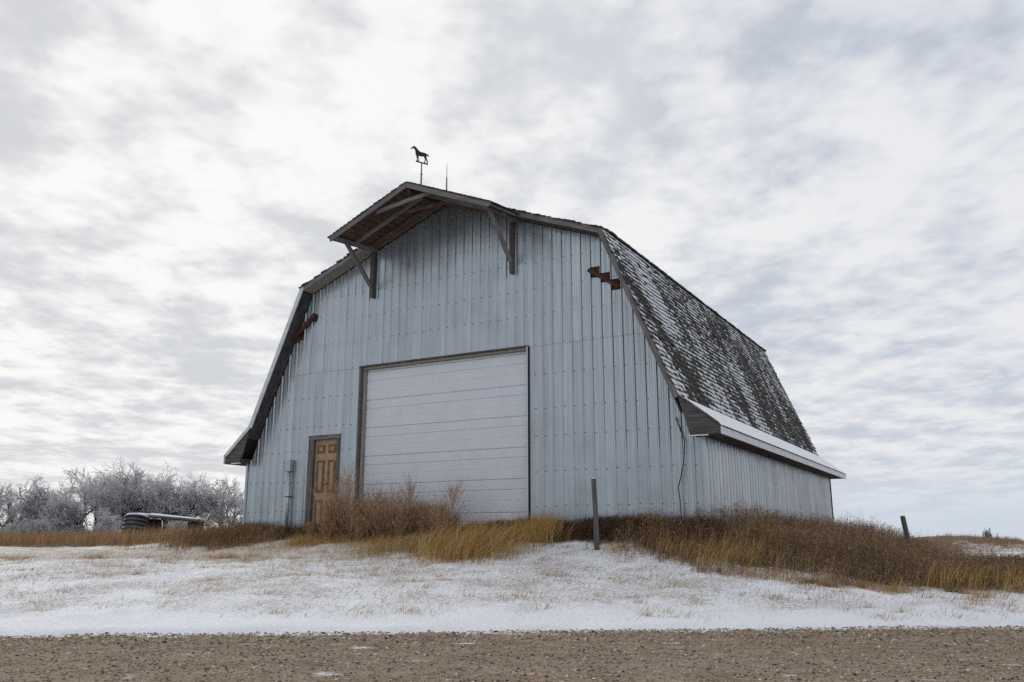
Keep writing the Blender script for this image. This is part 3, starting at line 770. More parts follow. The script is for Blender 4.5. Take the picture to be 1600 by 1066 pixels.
# weathervane
vane = empty('weathervane', at_barn(-.02, -1.05, 9.19), R(35))
tag(vane, 'black horse weathervane on a thin pole above the gable peak', 'weathervane')
obj('pole', tube_mesh('pole', [(0, 0, 0), (0, 0, .31), (0, 0, .33), (0, 0, .66)], [.022, .022, .018, .017], 8), 'steel', vane)
bm = bmesh.new(); bmesh.ops.create_uvsphere(bm, u_segments=8, v_segments=6, radius=.03, matrix=Matrix.Translation((0, 0, .36))); me = bpy.data.meshes.new('collar'); bm.to_mesh(me); bm.free(); obj('collar', me, 'steel', vane)
HP = [(258, 128), (262, 139), (272, 141), (292, 129), (316, 126), (328, 146), (340, 175), (346, 205), (346, 235), (358, 262), (368, 300), (374, 330), (370, 380), (390, 384), (388, 340), (398, 318), (406, 345), (398, 388), (414, 394), (412, 345), (400, 300), (404, 276), (440, 286), (480, 288), (496, 284), (512, 312), (524, 345), (514, 385), (500, 412), (520, 418), (528, 385), (540, 350), (552, 385), (556, 430), (572, 436), (570, 380), (552, 330), (546, 300), (552, 262), (562, 258), (576, 290), (592, 286), (582, 256), (562, 236), (540, 228), (500, 206), (460, 200), (432, 192), (408, 176), (380, 140), (352, 104), (326, 82), (312, 70), (302, 82), (284, 98)]
def hp(x, y): return ((x - 461) / 11.84 * .0148 / .84, (412 - (y - .27 * (x - 461))) / 11.84 * .0148)
def extrude_outline(name, pts, th):
    bm = bmesh.new(); f0 = [bm.verts.new((x, -th / 2, z)) for x, z in pts]
    f = bm.faces.new(f0); r = bmesh.ops.extrude_face_region(bm, geom=[f]); bmesh.ops.translate(bm, verts=[e for e in r['geom'] if isinstance(e, bmesh.types.BMVert)], vec=(0, th, 0))
    bmesh.ops.triangulate(bm, faces=[q_ for q_ in bm.faces if len(q_.verts) > 4]); bmesh.ops.recalc_face_normals(bm, faces=bm.faces)
    me = bpy.data.meshes.new(name); bm.to_mesh(me); bm.free(); return me
ho = obj('horse', extrude_outline('horse', [hp(x, y) for x, y in HP], .014), 'iron', vane); ho.location = (0, 0, .665)
br = obj('ground_bar', beam_mesh('ground_bar', (-.16, 0, .66), (.175, 0, .66), .03, .028), 'iron', vane)
rod = obj('lightning_rod', tube_mesh('lightning_rod', [(0, 0, 0), (0, 0, .62), (0, 0, .64), (0, 0, 1.0)], [.022, .018, .010, .005], 8), 'steel'); rod.location = at_barn(0, .0, 9.24)
tag(rod, 'thin upright lightning rod on the ridge right of the horse weathervane', 'lightning rod')
# pipe with box left of entry door
pipe = empty('vent_pipe', at_barn(-4.65, -.08, 1.2), TH); tag(pipe, 'pale upright pipe with square box on top, left of the brown door', 'pipe')
obj('pipe', tube_mesh('pipe', [(0, 0, -.15), (-.02, 0, 1.55)], .045, 10), 'galv', pipe)
me = beam_mesh('junction_box', (-.02, 0, 1.53), (-.02, 0, 1.83), .17, .13, (0, 1, 0), .01); obj('junction_box', me, 'galv', pipe)
obj('strap', beam_mesh('strap', (-.08, .0, .9), (.08, .0, .9), .10, .03), 'steel', pipe)
# loose cable on the right of the front wall
cb = obj('hanging_cable', tube_mesh('hanging_cable', [(x - 5.76, -.012 * i, z - 1.25) for i, (x, z) in enumerate(((5.70, 3.42), (5.77, 3.2), (5.865, 2.95), (5.85, 2.65), (5.83, 2.48), (5.77, 2.22), (5.71, 2.01), (5.74, 1.8), (5.755, 1.5), (5.76, 1.2)))], .011, 6), 'iron')
cb.location = at_barn(5.76, -.04, 1.25); cb.rotation_euler = (0, 0, TH); tag(cb, 'thin loose cable hanging down the metal wall near the right front corner', 'cable')

# ------------------------------------------------------------------ fence posts
def post(loc, h, r, tilt, label, seed, snowcap=True):
    rr = random.Random(seed); o = empty('fence_post', loc); o.rotation_euler = tilt
    pts = [(0, 0, -.35), (0, 0, .1), (.008, .004, h * .5), (0, 0, h - .02), (0, 0, h)]
    me = tube_mesh('post', pts, [r * 1.04, r * 1.03, r, r * .97, r * .88], 12)
    for v_ in me.vertices:
        k_ = 1 + rr.uniform(-.05, .05); v_.co.x *= k_; v_.co.y *= k_
    obj('post', me, 'grey_wood_v', o)
    bm = bmesh.new(); bmesh.ops.create_cone(bm, segments=10, radius1=r * .8, radius2=r * .4, depth=.02, cap_ends=True, matrix=Matrix.Translation((0, 0, h + .008))); me = bpy.data.meshes.new('snow_cap'); bm.to_mesh(me); bm.free(); obj('snow_cap', me, 'snow', o)
    return tag(o, label, 'fence post')
def gz(x, y): return float(ground(np.array(x), np.array(y)))
px, py = 1.58, 16.4
post((px, py, gz(px, py)), 2.145 - gz(px, py), .048, (0, R(-1.5), 0), 'grey wooden fence post standing in snow before the metal wall', 1)
px, py = 9.95, 22.0
post((px, py, gz(px, py)), 1.61 - gz(px, py), .062, (0, R(-7), 0), 'leaning fence post rising from the weed bank at far right', 2)

# ------------------------------------------------------------------ culvert tank and snowy planks on the left
def culvert(loc, r, h, label):
    o = empty('culvert_tank', loc); tag(o, label, 'tank')
    bm = bmesh.new(); rings = []; n = 40; seg = 28
    for i in range(n + 1):
        z = -.3 + (h + .3) * i / n; rr_ = r + .045 * math.sin((z / .135) * 2 * math.pi)
        rings.append([bm.verts.new((rr_ * math.cos(a), rr_ * math.sin(a), z)) for a in [2 * math.pi * k_ / seg for k_ in range(seg)]])
    for A_, B_ in zip(rings, rings[1:]):
        for k_ in range(seg): f = bm.faces.new((A_[k_], A_[(k_ + 1) % seg], B_[(k_ + 1) % seg], B_[k_])); f.smooth = True
    me = bpy.data.meshes.new('shell'); bm.to_mesh(me); bm.free(); obj('shell', me, 'tank', o)
    bm = bmesh.new(); bmesh.ops.create_cone(bm, segments=seg, radius1=r * .97, radius2=r * .9, depth=.05, cap_ends=True, matrix=Matrix.Translation((0, 0, h - .01))); me = bpy.data.meshes.new('snow_cap'); bm.to_mesh(me); bm.free(); obj('snow_cap', me, 'snow', o)
    return o
x, y = -12.95, 30.0
tk = culvert((x, y, gz(x, y)), .38, 1.86 - gz(x, y), 'dark corrugated culvert tank standing upright in brown grass below the frosted trees')
tk.rotation_euler = (R(-13), 0, 0)
x, y = -11.85, 30.8; z0 = gz(x, y)
pile = empty('plank_pile', (x, y, z0), R(-20)); tag(pile, 'snow covered planks laid across low supports right of the corrugated tank', 'planks')
for i in range(4):
    p_ = obj('plank', beam_mesh('plank', (-1.35 + .1 * i, (i - 1.5) * .23, 1.02 - z0 + .88 - .05 * (i % 2)), (1.3 - .12 * i, (i - 1.5) * .23 + .03, .80 - z0 + .88 - .05 * (i % 2)), .2, .05), 'grey_wood', pile)
    obj('snow_cap', beam_mesh('snow_cap', (-1.33 + .1 * i, (i - 1.5) * .23, 1.062 - z0 + .88 - .05 * (i % 2)), (1.28 - .12 * i, (i - 1.5) * .23 + .03, .842 - z0 + .88 - .05 * (i % 2)), .19, .035, (0, 0, 1), .012), 'snow', p_)
for sx in (-.95, .9): obj('support', beam_mesh('support', (sx, 0, -.2), (sx, 0, .86 - z0 + .88 - .06 * (sx + .95)), .12, .7, (0, 1, 0)), 'gap_shade', pile)  # supports coloured near-black to stand in for shade under the planks

# ------------------------------------------------------------------ vegetation
def ribbons(P, D, L, bend, wd, col, seg=3, tipcol=None):
    """P base (n,3), D unit direction, L length, bend (n,3) displacement at tip, wd width, col (n,3)"""
    n = len(P); az = rng.uniform(0, 2 * np.pi, n)
    side_ = np.stack([np.cos(az), np.sin(az), np.zeros(n)], 1) * (wd / 2)[:, None]
    rows_ = []; cs = []
    tc_ = col if tipcol is None else tipcol
    for i in range(seg):
        t = i / seg; c = P + D * (L * t)[:, None] + bend * t * t
        k_ = 1 - .55 * t
        rows_ += [c - side_ * k_, c + side_ * k_]; cs += [col * (1 - t) + tc_ * t] * 2
    rows_.append(P + D * L[:, None] + bend); cs.append(tc_)
    V = np.stack(rows_, 1); Cc = np.stack(cs, 1); m = 2 * seg + 1
    b0 = (np.arange(n) * m)[:, None]
    qd = np.concatenate([b0 + np.array([[2 * i, 2 * i + 1, 2 * i + 3, 2 * i + 2]]) for i in range(seg - 1)]) if seg > 1 else np.zeros((0, 4), int)
    tr_ = b0 + np.array([[2 * seg - 2, 2 * seg - 1, 2 * seg]])
    return V.reshape(-1, 3), qd, tr_, Cc.reshape(-1, 3)
def join(parts):
    Vs, Q, T, Cs = [], [], [], []; off = 0
    for V, q_, t, c in parts:
        Vs.append(V); Q.append(q_ + off); T.append(t + off); Cs.append(c); off += len(V)
    return np.concatenate(Vs), np.concatenate(Q), np.concatenate(T), np.concatenate(Cs)
def palette(n, cols, jit=.18):
    c = np.array(cols)[rng.integers(0, len(cols), n)]; return np.clip(c * (1 + rng.normal(0, jit, (n, 1))), .008, .8)
def dirs(n, spread, lean=(0, 0)):
    a = rng.uniform(0, 2 * np.pi, n); s = np.abs(rng.normal(0, spread, n))
    d = np.stack([np.sin(s) * np.cos(a) + lean[0], np.sin(s) * np.sin(a) + lean[1], np.cos(s)], 1)
    return d / np.linalg.norm(d, axis=1)[:, None]
GOLD = [(.50, .32, .11), (.42, .26, .085), (.58, .40, .17), (.34, .195, .065)]
BROWN = [(.15, .095, .06), (.22, .14, .088), (.10, .064, .042), (.29, .19, .12), (.36, .255, .17)]
RUST = [(.34, .205, .095), (.27, .16, .075), (.42, .275, .14), (.20, .12, .06)]
KOCH = [(.43, .275, .165), (.52, .35, .22), (.33, .205, .125), (.58, .43, .29)]
DARK = [(.075, .045, .03), (.11, .066, .04), (.055, .036, .025), (.16, .10, .06)]
STRAW = [(.44, .35, .22), (.36, .27, .16), (.30, .23, .16), (.50, .40, .26)]
def outside(x, y, m=.03):
    u, v = to_barn(x, y); return ~((np.abs(u) < HW + m) & (v > -m - .02) & (v < LEN + m))
def pts_ground(x, y, dz_=-.02): return np.stack([x, y, ground(x, y) + dz_], 1)
def grass(x, y, h, cols, spread=.22, lean=(.05, 0), wd=.006, droop=.25, tip=None):
    n = len(x); P = pts_ground(x, y); D = dirs(n, spread, lean); L = h * rng.uniform(.35, 1.08, n)
    a = rng.uniform(0, 2 * np.pi, n); bend = np.stack([np.cos(a) * droop * L * .6 + droop * L * .5, np.sin(a) * droop * L * .6, -droop * L * rng.uniform(.1, .7, n)], 1)
    c = palette(n, cols); return ribbons(P, D, L, bend, np.full(n, wd) * rng.uniform(.7, 1.4, n), c, 3, np.clip(c * 1.15, 0, .8))
def leafy(x, y, h, cols, nleaf=9):
    """weed stems with curled dead leaves"""
    n = len(x); P = pts_ground(x, y); D = dirs(n, .2, (.04, 0)); L = h * rng.uniform(.55, 1.0, n)
    out = [ribbons(P, D, L, np.zeros((n, 3)), np.full(n, .007), palette(n, cols) * .9, 3)]
    t = rng.uniform(.12, 1.0, (n, nleaf)); LP = (P[:, None] + D[:, None] * (L[:, None] * t)[..., None]).reshape(-1, 3); m = len(LP)
    a = rng.uniform(0, 2 * np.pi, m); e = rng.uniform(-.1, .9, m); LD = np.stack([np.cos(a) * np.cos(e), np.sin(a) * np.cos(e), np.sin(e)], 1)
    LL = rng.uniform(.06, .16, m); bend = np.stack([rng.normal(0, .3, m) * LL, rng.normal(0, .3, m) * LL, -rng.uniform(.2, 1.1, m) * LL], 1)
    out.append(ribbons(LP, LD, LL, bend, rng.uniform(.007, .016, m), palette(m, cols, .3), 2)); return out
def thin(x, y, prob):
    k_ = rng.random(len(x)) < prob; return x[k_], y[k_]
def stuff(name, parts, label, mat='grass'):
    V, q_, t, c = join(parts); o = obj(name, np_mesh(name, V, q_, t, c), mat); return tag(o, label, 'grass', kind='stuff')

# right bank: brown leafy weeds with golden grass in front
def in_right(x, y):
    u, v = to_barn(x, y)
    f = y - right_front(x)
    return np.where(outside(x, y) & (x > 1.7), 1, 0) * sstep(-.25, .5, f + .6 * wob(x, y, 1.7, 0, 8) + .6 * wob(x, y, 6.5, 12, 10)) * (1 - sstep(8, 16, u) * sstep(16, 20, y) * .85) * sstep(1.5, 2.4, x + .4 * wob(x, y, 3.5, 10, 6))
x = rng.uniform(1.6, 17, 50000); y = rng.uniform(13.0, 33, 50000)
u, v = to_barn(x, y)
x, y = thin(x, y, in_right(x, y) * np.where((v > 14) | (u < 6.3) & (v > 0), .0, 1) * (1 - .6 * sstep(17, 26, y)) * (1 - sstep(13.5, 17, x)))
u, v = to_barn(x, y)
hgt = (.66 - .30 * sstep(7.5, 11.5, u)) * (.55 + .45 * sstep(0, 1.6, y - right_front(x))) * (1 + .45 * wob(x, y, 1.8, 4, 8) + .25 * wob(x, y, 5.5, 20, 8)) * (.78 + .22 * sstep(6.0, 7.2, u))
clear = 1 - .85 * np.exp(-(((x - 3.9) / .5) ** 2 + ((y - 15.35) / .3) ** 2))
x, y, hgt = x[rng.random(len(x)) < 2] if False else x, y, hgt
kp = rng.random(len(x)) < clear; x, y, hgt = x[kp], y[kp], hgt[kp]
tall = rng.random(len(x)) < .05
pt = wob(x, y, 2.2, 24, 10) > .12
stuff('weed_bank', leafy(x[~pt], y[~pt], hgt[~pt], BROWN, 9) + leafy(x[pt], y[pt], hgt[pt] * 1.12, BROWN[3:] + RUST[:3] + KOCH[:1], 9) + [grass(x[tall], y[tall], hgt[tall] * 1.6, STRAW + KOCH, .2, (.05, 0), .005, .15)], 'thick bank of dead brown leafy weeds along the right of the barn')

x = rng.uniform(1.7, 19, 62000); y = rng.uniform(12.9, 20, 62000)
f = y - right_front(x); pg = in_right(x, y) * (1 - sstep(.5, 2.0, f)) * (.12 + .88 * sstep(-.05, .45, wob(x, y, 1.5, 12, 8) + .35 * sstep(6.5, 9, x)))
pg = np.maximum(pg, sstep(7.5, 9.5, x) * sstep(-.2, .4, f) * (1 - sstep(1.5, 4, f)) * .9)
x, y = thin(x, y, pg)
parts = [grass(x, y, .50 - .10 * sstep(8, 10, x), GOLD, .2, (.14, -.05), .006, .3)]
x = rng.uniform(9, 40, 30000); y = rng.uniform(15, 42, 30000); x, y = thin(x, y, (wob(x, y, .6, 20, 8) > .05) * .6 * (1 - sstep(30, 42, y)) * outside(x, y)); u, v = to_barn(x, y)
x, y = x[u > 9], y[u > 9]; parts.append(grass(x, y, .22, GOLD + STRAW, .35, (.1, 0), .008, .4))
x = 24.6 + rng.normal(0, 2.2, 5000); y = 44.5 + rng.normal(0, 2.0, 5000); parts.append(grass(x, y, .26, BROWN + RUST, .4, (.05, 0), .012, .4))
x = rng.uniform(24, 60, 16000); y = rng.uniform(36, 75, 16000); x, y = thin(x, y, sstep(.0, .3, np.sin((x - .55 * y) * 1.5)) * .8); parts.append(grass(x, y, .24, STRAW + GOLD, .4, (.05, 0), .014, .4))
for i in range(70):
    x0 = rng.uniform(1.8, 15); y0 = float(right_front(np.array(x0))) - abs(rng.normal(0, .45)) + .15; n = int(rng.integers(25, 130)); sp = rng.uniform(.06, .2)
    parts.append(grass(x0 + rng.normal(0, sp, n), y0 + rng.normal(0, sp * .7, n), rng.uniform(.12, .36), (GOLD, RUST, BROWN, STRAW)[int(rng.integers(0, 4))], .45, (.12, -.05), .006, .55))
stuff('golden_grass', parts, 'long golden grass along the foot of the weed bank on the right')

# weeds hugging the front wall
u = rng.uniform(-6.1, 6.6, 16000); v = -.06 - np.abs(rng.normal(0, .42, 16000)); x, y = to_world(u, v)
pr = (.25 + .75 * sstep(-.3, .4, wob(u, v, 2.2, 3, 8))) * np.where((u > -5.3) & (u < -3.2), .35, 1) * np.where(u > 1.4, 1, .55); x, y = thin(x, y, pr); u, v = to_barn(x, y)
h_ = np.where(u > 2.0, .36, .30) * (1 + .4 * wob(u, v, 2.4, 9, 8))
stuff('wall_weeds', leafy(x, y, h_, DARK + BROWN[:2], 7) + [grass(x, y, h_ * 1.25, DARK, .28, (0, 0), .005, .2)], 'dark dry weeds growing along the foot of the front wall')

# left band of brown grass
x = rng.uniform(-34, -6, 90000); y = rng.uniform(22.6, 35, 90000); u, v = to_barn(x, y)
front = 23.4 + .35 * wob(x, x * 0, .9, 2, 8) + .10 * (x + 12) * (x < -12) * .0
x, y = thin(x, y, sstep(-.2, .4, y - front) * (1 - .75 * sstep(26, 33, y)) * outside(x, y, .1) * (.45 + .55 * sstep(-.4, .3, wob(x, y, 1.3, 6, 8))))
parts = [grass(x, y, .52 + .20 * wob(x, y, .9, 14, 8) + .22 * sstep(-13, -10.5, x), RUST + BROWN[3:], .22, (.03, 0), .008, .25)]
u = rng.normal(-5.2, .7, 5000); v = rng.normal(-1.4, .7, 5000); kp = (v < -.1) & (u < -3.6); x, y = to_world(u[kp], v[kp])
parts.append(grass(x, y, .42, RUST, .3, (0, 0), .007, .3)); parts += leafy(x[:1200], y[:1200], np.full(len(x[:1200]), .45), DARK + BROWN, 7)
stuff('brown_grass', parts, 'band of tall rust brown grass left of the barn')

# feathery dry weeds before the overhead door
def bush(x0, y0, h, nb, w_, cols=KOCH, lean=(0, 0)):
    n = nb; t0 = rng.uniform(.0, 1, n)
    base = np.array([x0, y0, gz(x0, y0) - .03]); stem_d = np.array([lean[0], lean[1], 1.0]); stem_d /= np.linalg.norm(stem_d)
    P = base + stem_d * (h * .9 * t0)[:, None]
    t0 = t0 ** 1.6 * .8; P = base + stem_d * (h * .9 * t0)[:, None]
    a = rng.uniform(0, 2 * np.pi, n); e = rng.uniform(.78, 1.42, n); D = np.stack([np.cos(a) * np.cos(e) + lean[0], np.sin(a) * np.cos(e), np.sin(e)], 1); D /= np.linalg.norm(D, axis=1)[:, None]
    L = h * (1 - t0 * .85) * rng.uniform(.45, 1.02, n) * (.55 + .45 * np.sin(e)); bend = np.stack([np.cos(a) * L * .06, np.sin(a) * L * .06, L * .05 * rng.uniform(-1, 1, n)], 1)
    out = [ribbons(np.array([base]), np.array([stem_d]), np.array([h]), np.zeros((1, 3)), np.array([.012]), palette(1, cols), 3),
           ribbons(P, D, L, bend, np.full(n, .006), palette(n, cols), 3)]
    m = 34; t = rng.uniform(.25, 1, (n, m)); LP = (P[:, None] + D[:, None] * (L[:, None] * t)[..., None] + bend[:, None] * (t ** 2)[..., None]).reshape(-1, 3); q_ = len(LP)
    D2 = np.repeat(D, m, 0) + rng.normal(0, .55, (q_, 3)); D2 /= np.linalg.norm(D2, axis=1)[:, None]
    LL = rng.uniform(.025, .095, q_); out.append(ribbons(LP, D2, LL, rng.normal(0, .2, (q_, 3)) * LL[:, None], np.full(q_, .0045), palette(q_, cols, .3), 1))
    return out
parts = []
for i in range(72):
    u = rng.uniform(-2.95, .85); v = rng.uniform(-1.35, -.35); x0, y0 = to_world(u, v)
    h = (1.30 - .22 * abs(u + 1.6)) * rng.uniform(.5, 1.12) * (.55 if u < -2.55 else 1)
    parts += bush(x0, y0, max(h, .35), int(rng.integers(30, 70)), .6, KOCH, (rng.normal(0, .08), 0))
stuff('dry_weed_thicket', parts, 'thicket of feathery pinkish brown dry weeds in front of the white overhead door')
for (u, v, h, nb, label, ln) in ((-1.95, -1.0, 1.82, 150, 'tallest feathery dry weed in front of the white overhead door', (0, 0)),
                                 (-2.3, -.9, 1.55, 120, 'feathery dry weed by the left edge of the white overhead door', (-.04, 0)),
                                 (-.25, -.9, 1.40, 110, 'feathery dry weed standing before the middle of the white overhead door', (.02, 0)),
                                 (.62, -.7, 1.36, 110, 'dry weed with branches curving right before the white overhead door', (.18, 0))):
    x0, y0 = to_world(u, v); V, q_, t, c = join(bush(x0, y0, h, nb, .5, KOCH, ln)); V = V - np.array([x0, y0, gz(x0, y0)])
    o = obj('dry_weed', np_mesh('dry_weed', V, q_, t, c), 'grass'); o.location = (x0, y0, gz(x0, y0)); tag(o, label, 'weed', 'tall dry weeds by the door')

# golden clumps and tussocks
def clump(x0, y0, rx_, ry_, n, h, cols, label, lean=(.2, -.1), spread=.3, name='grass_clump', droop=.45):
    x = x0 + rng.normal(0, rx_, n); y = y0 + rng.normal(0, ry_, n); kp = outside(x, y); x, y = x[kp], y[kp]
    V, q_, t, c = grass(x, y, h, cols, spread, lean, .0065, droop); V = V - np.array([x0, y0, gz(x0, y0)])
    o = obj(name, np_mesh(name, V, q_, t, c), 'grass'); o.location = (x0, y0, gz(x0, y0)); return tag(o, label, 'grass clump', 'golden grass clumps')
clump(-.85, 16.9, .46, .48, 3200, .90, GOLD + RUST[:1] + STRAW[:1], 'big golden grass clump sprawling onto the snow before the weed thicket', (.10, -.14), .42, 'grass_clump', .6)
clump(.45, 17.8, .26, .34, 1300, .74, GOLD, 'upright golden grass clump below the right edge of the white overhead door', (.05, -.05), .22)
clump(-2.2, 18.1, .55, .30, 2600, .40, GOLD + STRAW, 'low straw clump in snow just left of the big golden clump', (.15, -.1), .45)
clump(-5.85, 17.8, .20, .12, 420, .20, STRAW + GOLD[:2], 'round straw tussock on open snow left of the entry door', (.05, 0), .45, 'grass_tussock')
clump(-8.1, 17.2, .24, .12, 330, .16, STRAW, 'straw tussock on the snow at far left, below the brown grass band', (.05, 0), .5, 'grass_tussock')
clump(-9.9, 17.4, .40, .14, 380, .15, STRAW + RUST[:1], 'wide low tussock at the left edge of the photo', (.05, 0), .5, 'grass_tussock')
parts = []
u = rng.uniform(-3.3, 1.6, 7000); v = rng.uniform(-2.3, -1.0, 7000); x, y = to_world(u, v); x, y = thin(x, y, sstep(-.1, .45, wob(x, y, 2.6, 7, 9) + .25 * sstep(-2.2, -1.3, v[:len(x)]))); parts.append(grass(x, y, .34, GOLD + RUST + KOCH[:1], .4, (.05, -.1), .006, .55))
for i in range(800):     # short tufts poking through the snow
    if i < 60: x0, y0 = rng.uniform(-9, 0), rng.uniform(17.0, 22.5)
    else: x0, y0 = rng.uniform(-10, 12), rng.uniform(10.9, 18)
    if (not outside(np.array(x0), np.array(y0), .3)): continue
    n = int(rng.integers(20, 70)) if i < 60 else int(rng.integers(10, 60)); sp = rng.uniform(.05, .26)
    parts.append(grass(x0 + rng.normal(0, sp, n), y0 + rng.normal(0, sp * .6, n), rng.uniform(.07, .20), (STRAW + RUST, STRAW + KOCH, BROWN + KOCH)[i % 3], .5, (.15, 0), .005, .5))
x = rng.uniform(-14, 16, 40000); y = rng.uniform(10.6, 23, 40000); x, y = thin(x, y, outside(x, y) * (y > road_edge(x) + .15) * sstep(-.1, .45, wob(x, y, 1.6, 18, 10) + .4 * wob(x, y, 7, 2, 9)) * .9)
parts.append(grass(x, y, .10, [tuple(.6 * q_ for q_ in c_) for c_ in STRAW + RUST] + BROWN + DARK, .75, (.3, 0), .006, .5))
u = rng.uniform(-4.6, .8, 12000); v = -1.2 - np.abs(rng.normal(0, .8, 12000)); x, y = to_world(u, v); x, y = thin(x, y, sstep(-.35, .35, wob(x, y, 2.1, 31, 9))); parts.append(grass(x, y, .17, STRAW + GOLD + RUST, .5, (.15, -.05), .006, .5))
x = rng.uniform(-12.5, .3, 22000); y = rng.uniform(16.8, 23.8, 22000); x, y = thin(x, y, outside(x, y) * sstep(.0, .6, wob(x, y, 1.1, 27, 10) + .5 * sstep(17.5, 20.5, y + .35 * x) - .1)); parts.append(grass(x, y, .13, STRAW + GOLD, .5, (.15, 0), .006, .5))
stuff('snow_stubble', parts, 'short straw stems poking through the snow')

# ------------------------------------------------------------------ loose gravel on the road
def stones(n, xr, yr, smin, smax):
    x = rng.uniform(*xr, n); y = rng.uniform(*yr, n) + .092 * x
    kp = y < road_edge(x) + rng.normal(0, .10, n); x, y = x[kp], y[kp]; n = len(x)
    ph = (1 + 5 ** .5) / 2
    I = np.array([(-1, ph, 0), (1, ph, 0), (-1, -ph, 0), (1, -ph, 0), (0, -1, ph), (0, 1, ph), (0, -1, -ph), (0, 1, -ph), (ph, 0, -1), (ph, 0, 1), (-ph, 0, -1), (-ph, 0, 1)]) / 1.9
    F = np.array([(0, 11, 5), (0, 5, 1), (0, 1, 7), (0, 7, 10), (0, 10, 11), (1, 5, 9), (5, 11, 4), (11, 10, 2), (10, 7, 6), (7, 1, 8), (3, 9, 4), (3, 4, 2), (3, 2, 6), (3, 6, 8), (3, 8, 9), (4, 9, 5), (2, 4, 11), (6, 2, 10), (8, 6, 7), (9, 8, 1)])
    s = smin * (smax / smin) ** (rng.random(n) ** 2.2)
    sc = s[:, None] * rng.uniform(.65, 1.2, (n, 3)); sc[:, 2] *= .7
    V = I[None] * (1 + rng.normal(0, .13, (n, 12, 1))) * sc[:, None]
    a = rng.uniform(0, 6.28, n); ca, sa = np.cos(a)[:, None], np.sin(a)[:, None]
    V = np.stack([V[..., 0] * ca - V[..., 1] * sa, V[..., 0] * sa + V[..., 1] * ca, V[..., 2]], -1)
    V += np.stack([x, y, .012 * wob(x, y, 3.0, 8, 8) + .006 + s * .22], 1)[:, None]
    T = (np.arange(n)[:, None, None] * 12 + F[None]).reshape(-1, 3)
    c = palette(n, [(.33, .245, .17), (.42, .34, .26), (.25, .18, .125), (.17, .155, .145), (.29, .265, .24), (.52, .465, .40), (.36, .26, .17), (.075, .07, .07), (.32, .23, .155)], .2)
    return V.reshape(-1, 3), np.zeros((0, 4), int), T, np.repeat(c, 12, 0)
parts = [stones(46000, (-9, 9.5), (5.0, 10.4), .006, .017), stones(8000, (-12, 13), (9.2, 10.7), .007, .024)]
V, q_, t, c = join(parts); tag(obj('loose_gravel', np_mesh('loose_gravel', V, None, t, c), 'stone'), 'loose tan and grey gravel stones scattered on the road', 'gravel', kind='stuff')

# ------------------------------------------------------------------ frosted trees
def tree_mesh(seed, H, trunk_r, spreadf=1.0, depth=5):
    r = random.Random(seed); segs = []     # p0,p1,r0,r1,level
    def grow(p, d, L, rad, lev):
        n = 3 if lev < 3 else 2
        q = p.copy(); dd = d.copy()
        for i in range(n):
            dd = (dd + Vector((r.gauss(0, .16), r.gauss(0, .16), r.gauss(.02, .08)))).normalized()
            q2 = q + dd * L / n; r0 = rad * (1 - .35 * i / n); r1 = rad * (1 - .35 * (i + 1) / n)
            segs.append((q.copy(), q2.copy(), r0, r1, lev)); q = q2
            if lev < depth:
                kids = [2, 2, 2, 2, 2][lev] if i > 0 or lev > 0 else 1
                for _ in range(kids):
                    ax = Vector((r.gauss(0, 1), r.gauss(0, 1), r.gauss(0, .4))).normalized(); ang = r.uniform(.45, 1.0) * spreadf
                    nd = Matrix.Rotation(ang, 3, ax) @ dd; nd.z += .10 if lev < 3 else -.05; nd.normalize()
                    grow(q - dd * L / n * r.uniform(0, .5), nd, L * r.uniform(.52, .74), max(r1 * .58, .014), lev + 1)
    for s_ in range(r.choice((1, 2, 2))):
        grow(Vector((r.uniform(-.3, .3), r.uniform(-.3, .3), -.2)), Vector((r.gauss(0, .22), r.gauss(0, .22), 1)).normalized(), H * .36, trunk_r, 0)
    return segs
def seg_np(segs, sides, frost):
    p0 = np.array([s[0] for s in segs]); p1 = np.array([s[1] for s in segs]); r0 = np.array([s[2] for s in segs]); r1 = np.array([s[3] for s in segs]); n = len(segs)
    d = p1 - p0; d /= np.linalg.norm(d, axis=1)[:, None] + 1e-9
    a = np.cross(d, np.array([.31, .17, .93])); a /= np.linalg.norm(a, axis=1)[:, None] + 1e-9; b_ = np.cross(d, a)
    V = []
    for P, rr_ in ((p0, r0), (p1, r1)):
        for k_ in range(sides):
            t = 2 * np.pi * k_ / sides; V.append(P + (a * math.cos(t) + b_ * math.sin(t)) * rr_[:, None])
    V = np.stack(V, 1).reshape(-1, 3); b0 = (np.arange(n) * 2 * sides)[:, None]
    Q = np.concatenate([b0 + np.array([[k_, (k_ + 1) % sides, sides + (k_ + 1) % sides, sides + k_]]) for k_ in range(sides)])
    c = palette(n, frost, .12); return V, Q, np.repeat(c, 2 * sides, 0)
def tree(loc, H, seed, label, spreadf=1.0, tr=.16):
    o = empty('frosted_tree', loc); tag(o, label, 'tree', 'frosted trees behind the brown grass')
    segs = tree_mesh(seed, H, tr, spreadf)
    zmax = max(s[1].z for s in segs); k_ = H / zmax
    segs = [(a * k_, b_ * k_, r0, r1, l) for a, b_, r0, r1, l in segs]
    V, Q, c = seg_np([s for s in segs if s[4] <= 1], 6, [(.045, .038, .036), (.06, .052, .05)]); obj('trunk', np_mesh('trunk', V, Q, None, c), 'bark', o)
    mid = seg_np([s for s in segs if 2 <= s[4] <= 3], 4, [(.30, .29, .295), (.58, .575, .59), (.72, .72, .745)])
    tw = seg_np([s for s in segs if s[4] >= 4], 3, [(.80, .81, .85), (.86, .87, .90), (.72, .73, .77), (.90, .905, .92)])
    V = np.concatenate([mid[0], tw[0]]); Q = np.concatenate([mid[1], tw[1] + len(mid[0])]); c = np.concatenate([mid[2], tw[2]])
    obj('crown', np_mesh('crown', V, Q, None, c), 'frost', o)
    return o
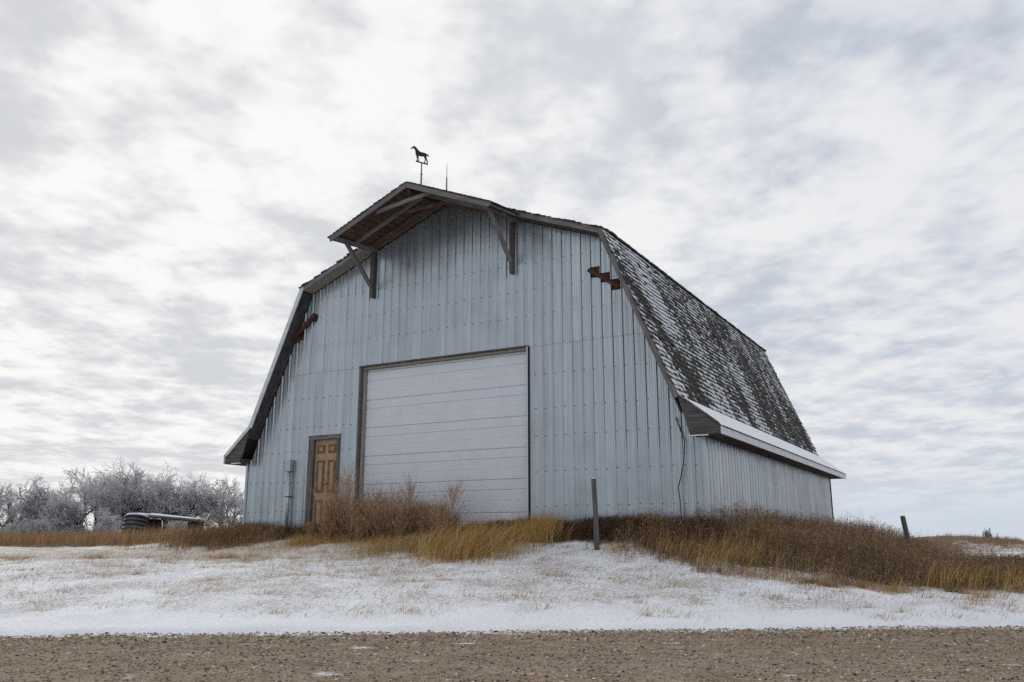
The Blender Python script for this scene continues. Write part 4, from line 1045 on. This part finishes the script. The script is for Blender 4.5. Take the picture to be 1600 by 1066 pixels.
TREES = [(-35.2, 60, 4.5, 'frosted bare tree at the left edge of the photo'), (-32.2, 61, 4.9, 'frosted tree second from the left edge'),
         (-29.6, 62, 5.4, 'frosted tree with broad crown left of the tallest tree'), (-28.2, 57, 5.0, 'dense white frosted tree behind the left side of the corrugated tank'),
         (-26.6, 60, 6.0, 'tallest frosted tree with dark trunk rising behind the corrugated tank'), (-24.0, 61, 5.7, 'frosted tree just right of the tallest one, above the snowy planks'),
         (-21.6, 59, 4.9, 'small frosted tree over the right end of the snowy planks'), (-19.2, 60, 4.8, 'frosted tree nearest the left corner of the barn')]
for i, (x, y, H, lab) in enumerate(TREES): tree((x, y, gz(x, y) - .1), H, 40 + i, lab, 1.05 if i % 2 else .95, .13 + .02 * H / 3)
# frosted brush under them, one mass
segs = []
for i in range(34):
    r = random.Random(300 + i); x = r.uniform(-46, -15); y = r.uniform(50, 66); off = Vector((x, y, gz(x, y) - .1))
    H = r.uniform(1.3, 2.9); s0 = tree_mesh(500 + i, H, .05, 1.15, 4); k_ = H / max(s[1].z for s in s0)
    segs += [(a * k_ + off, b_ * k_ + off, min(r0, .03), min(r1, .03), l) for a, b_, r0, r1, l in s0]
V, Q, c = seg_np(segs, 3, [(.62, .63, .66), (.72, .73, .76), (.48, .48, .50), (.78, .79, .82)]); tag(obj('frosted_brush', np_mesh('frosted_brush', V, Q, None, c), 'frost'), 'low frosted brush under the bare trees', 'brush', kind='stuff')
# distant dark shrub on the mound at far right
def shrub(x0, y0, n, h, label):
    r = random.Random(9); sg = []
    for i in range(n):
        a = r.uniform(0, 6.28); b0 = Vector((r.gauss(0, .16), r.gauss(0, .16), -.08)); d = Vector((r.gauss(0, .12), r.gauss(0, .12), 1)).normalized(); L = h * r.uniform(.45, 1)
        sg.append((b0, b0 + d * L, .018, .008, 0))
        for _ in range(7): t = r.uniform(.2, 1); q = b0 + d * L * t; e = Vector((r.gauss(0, 1), r.gauss(0, 1), r.uniform(.6, 2))).normalized(); sg.append((q, q + e * r.uniform(.06, .18), .010, .005, 1))
    o = empty('shrub', (x0, y0, gz(x0, y0))); tag(o, label, 'shrub')
    V, Q, c = seg_np(sg, 4, [(.13, .15, .155), (.17, .19, .195), (.10, .11, .115)]); obj('branches', np_mesh('branches', V, Q, None, c), 'bark', o)
shrub(25.3, 46.8, 18, .55, 'small dark shrub on the grassy mound near the right horizon')
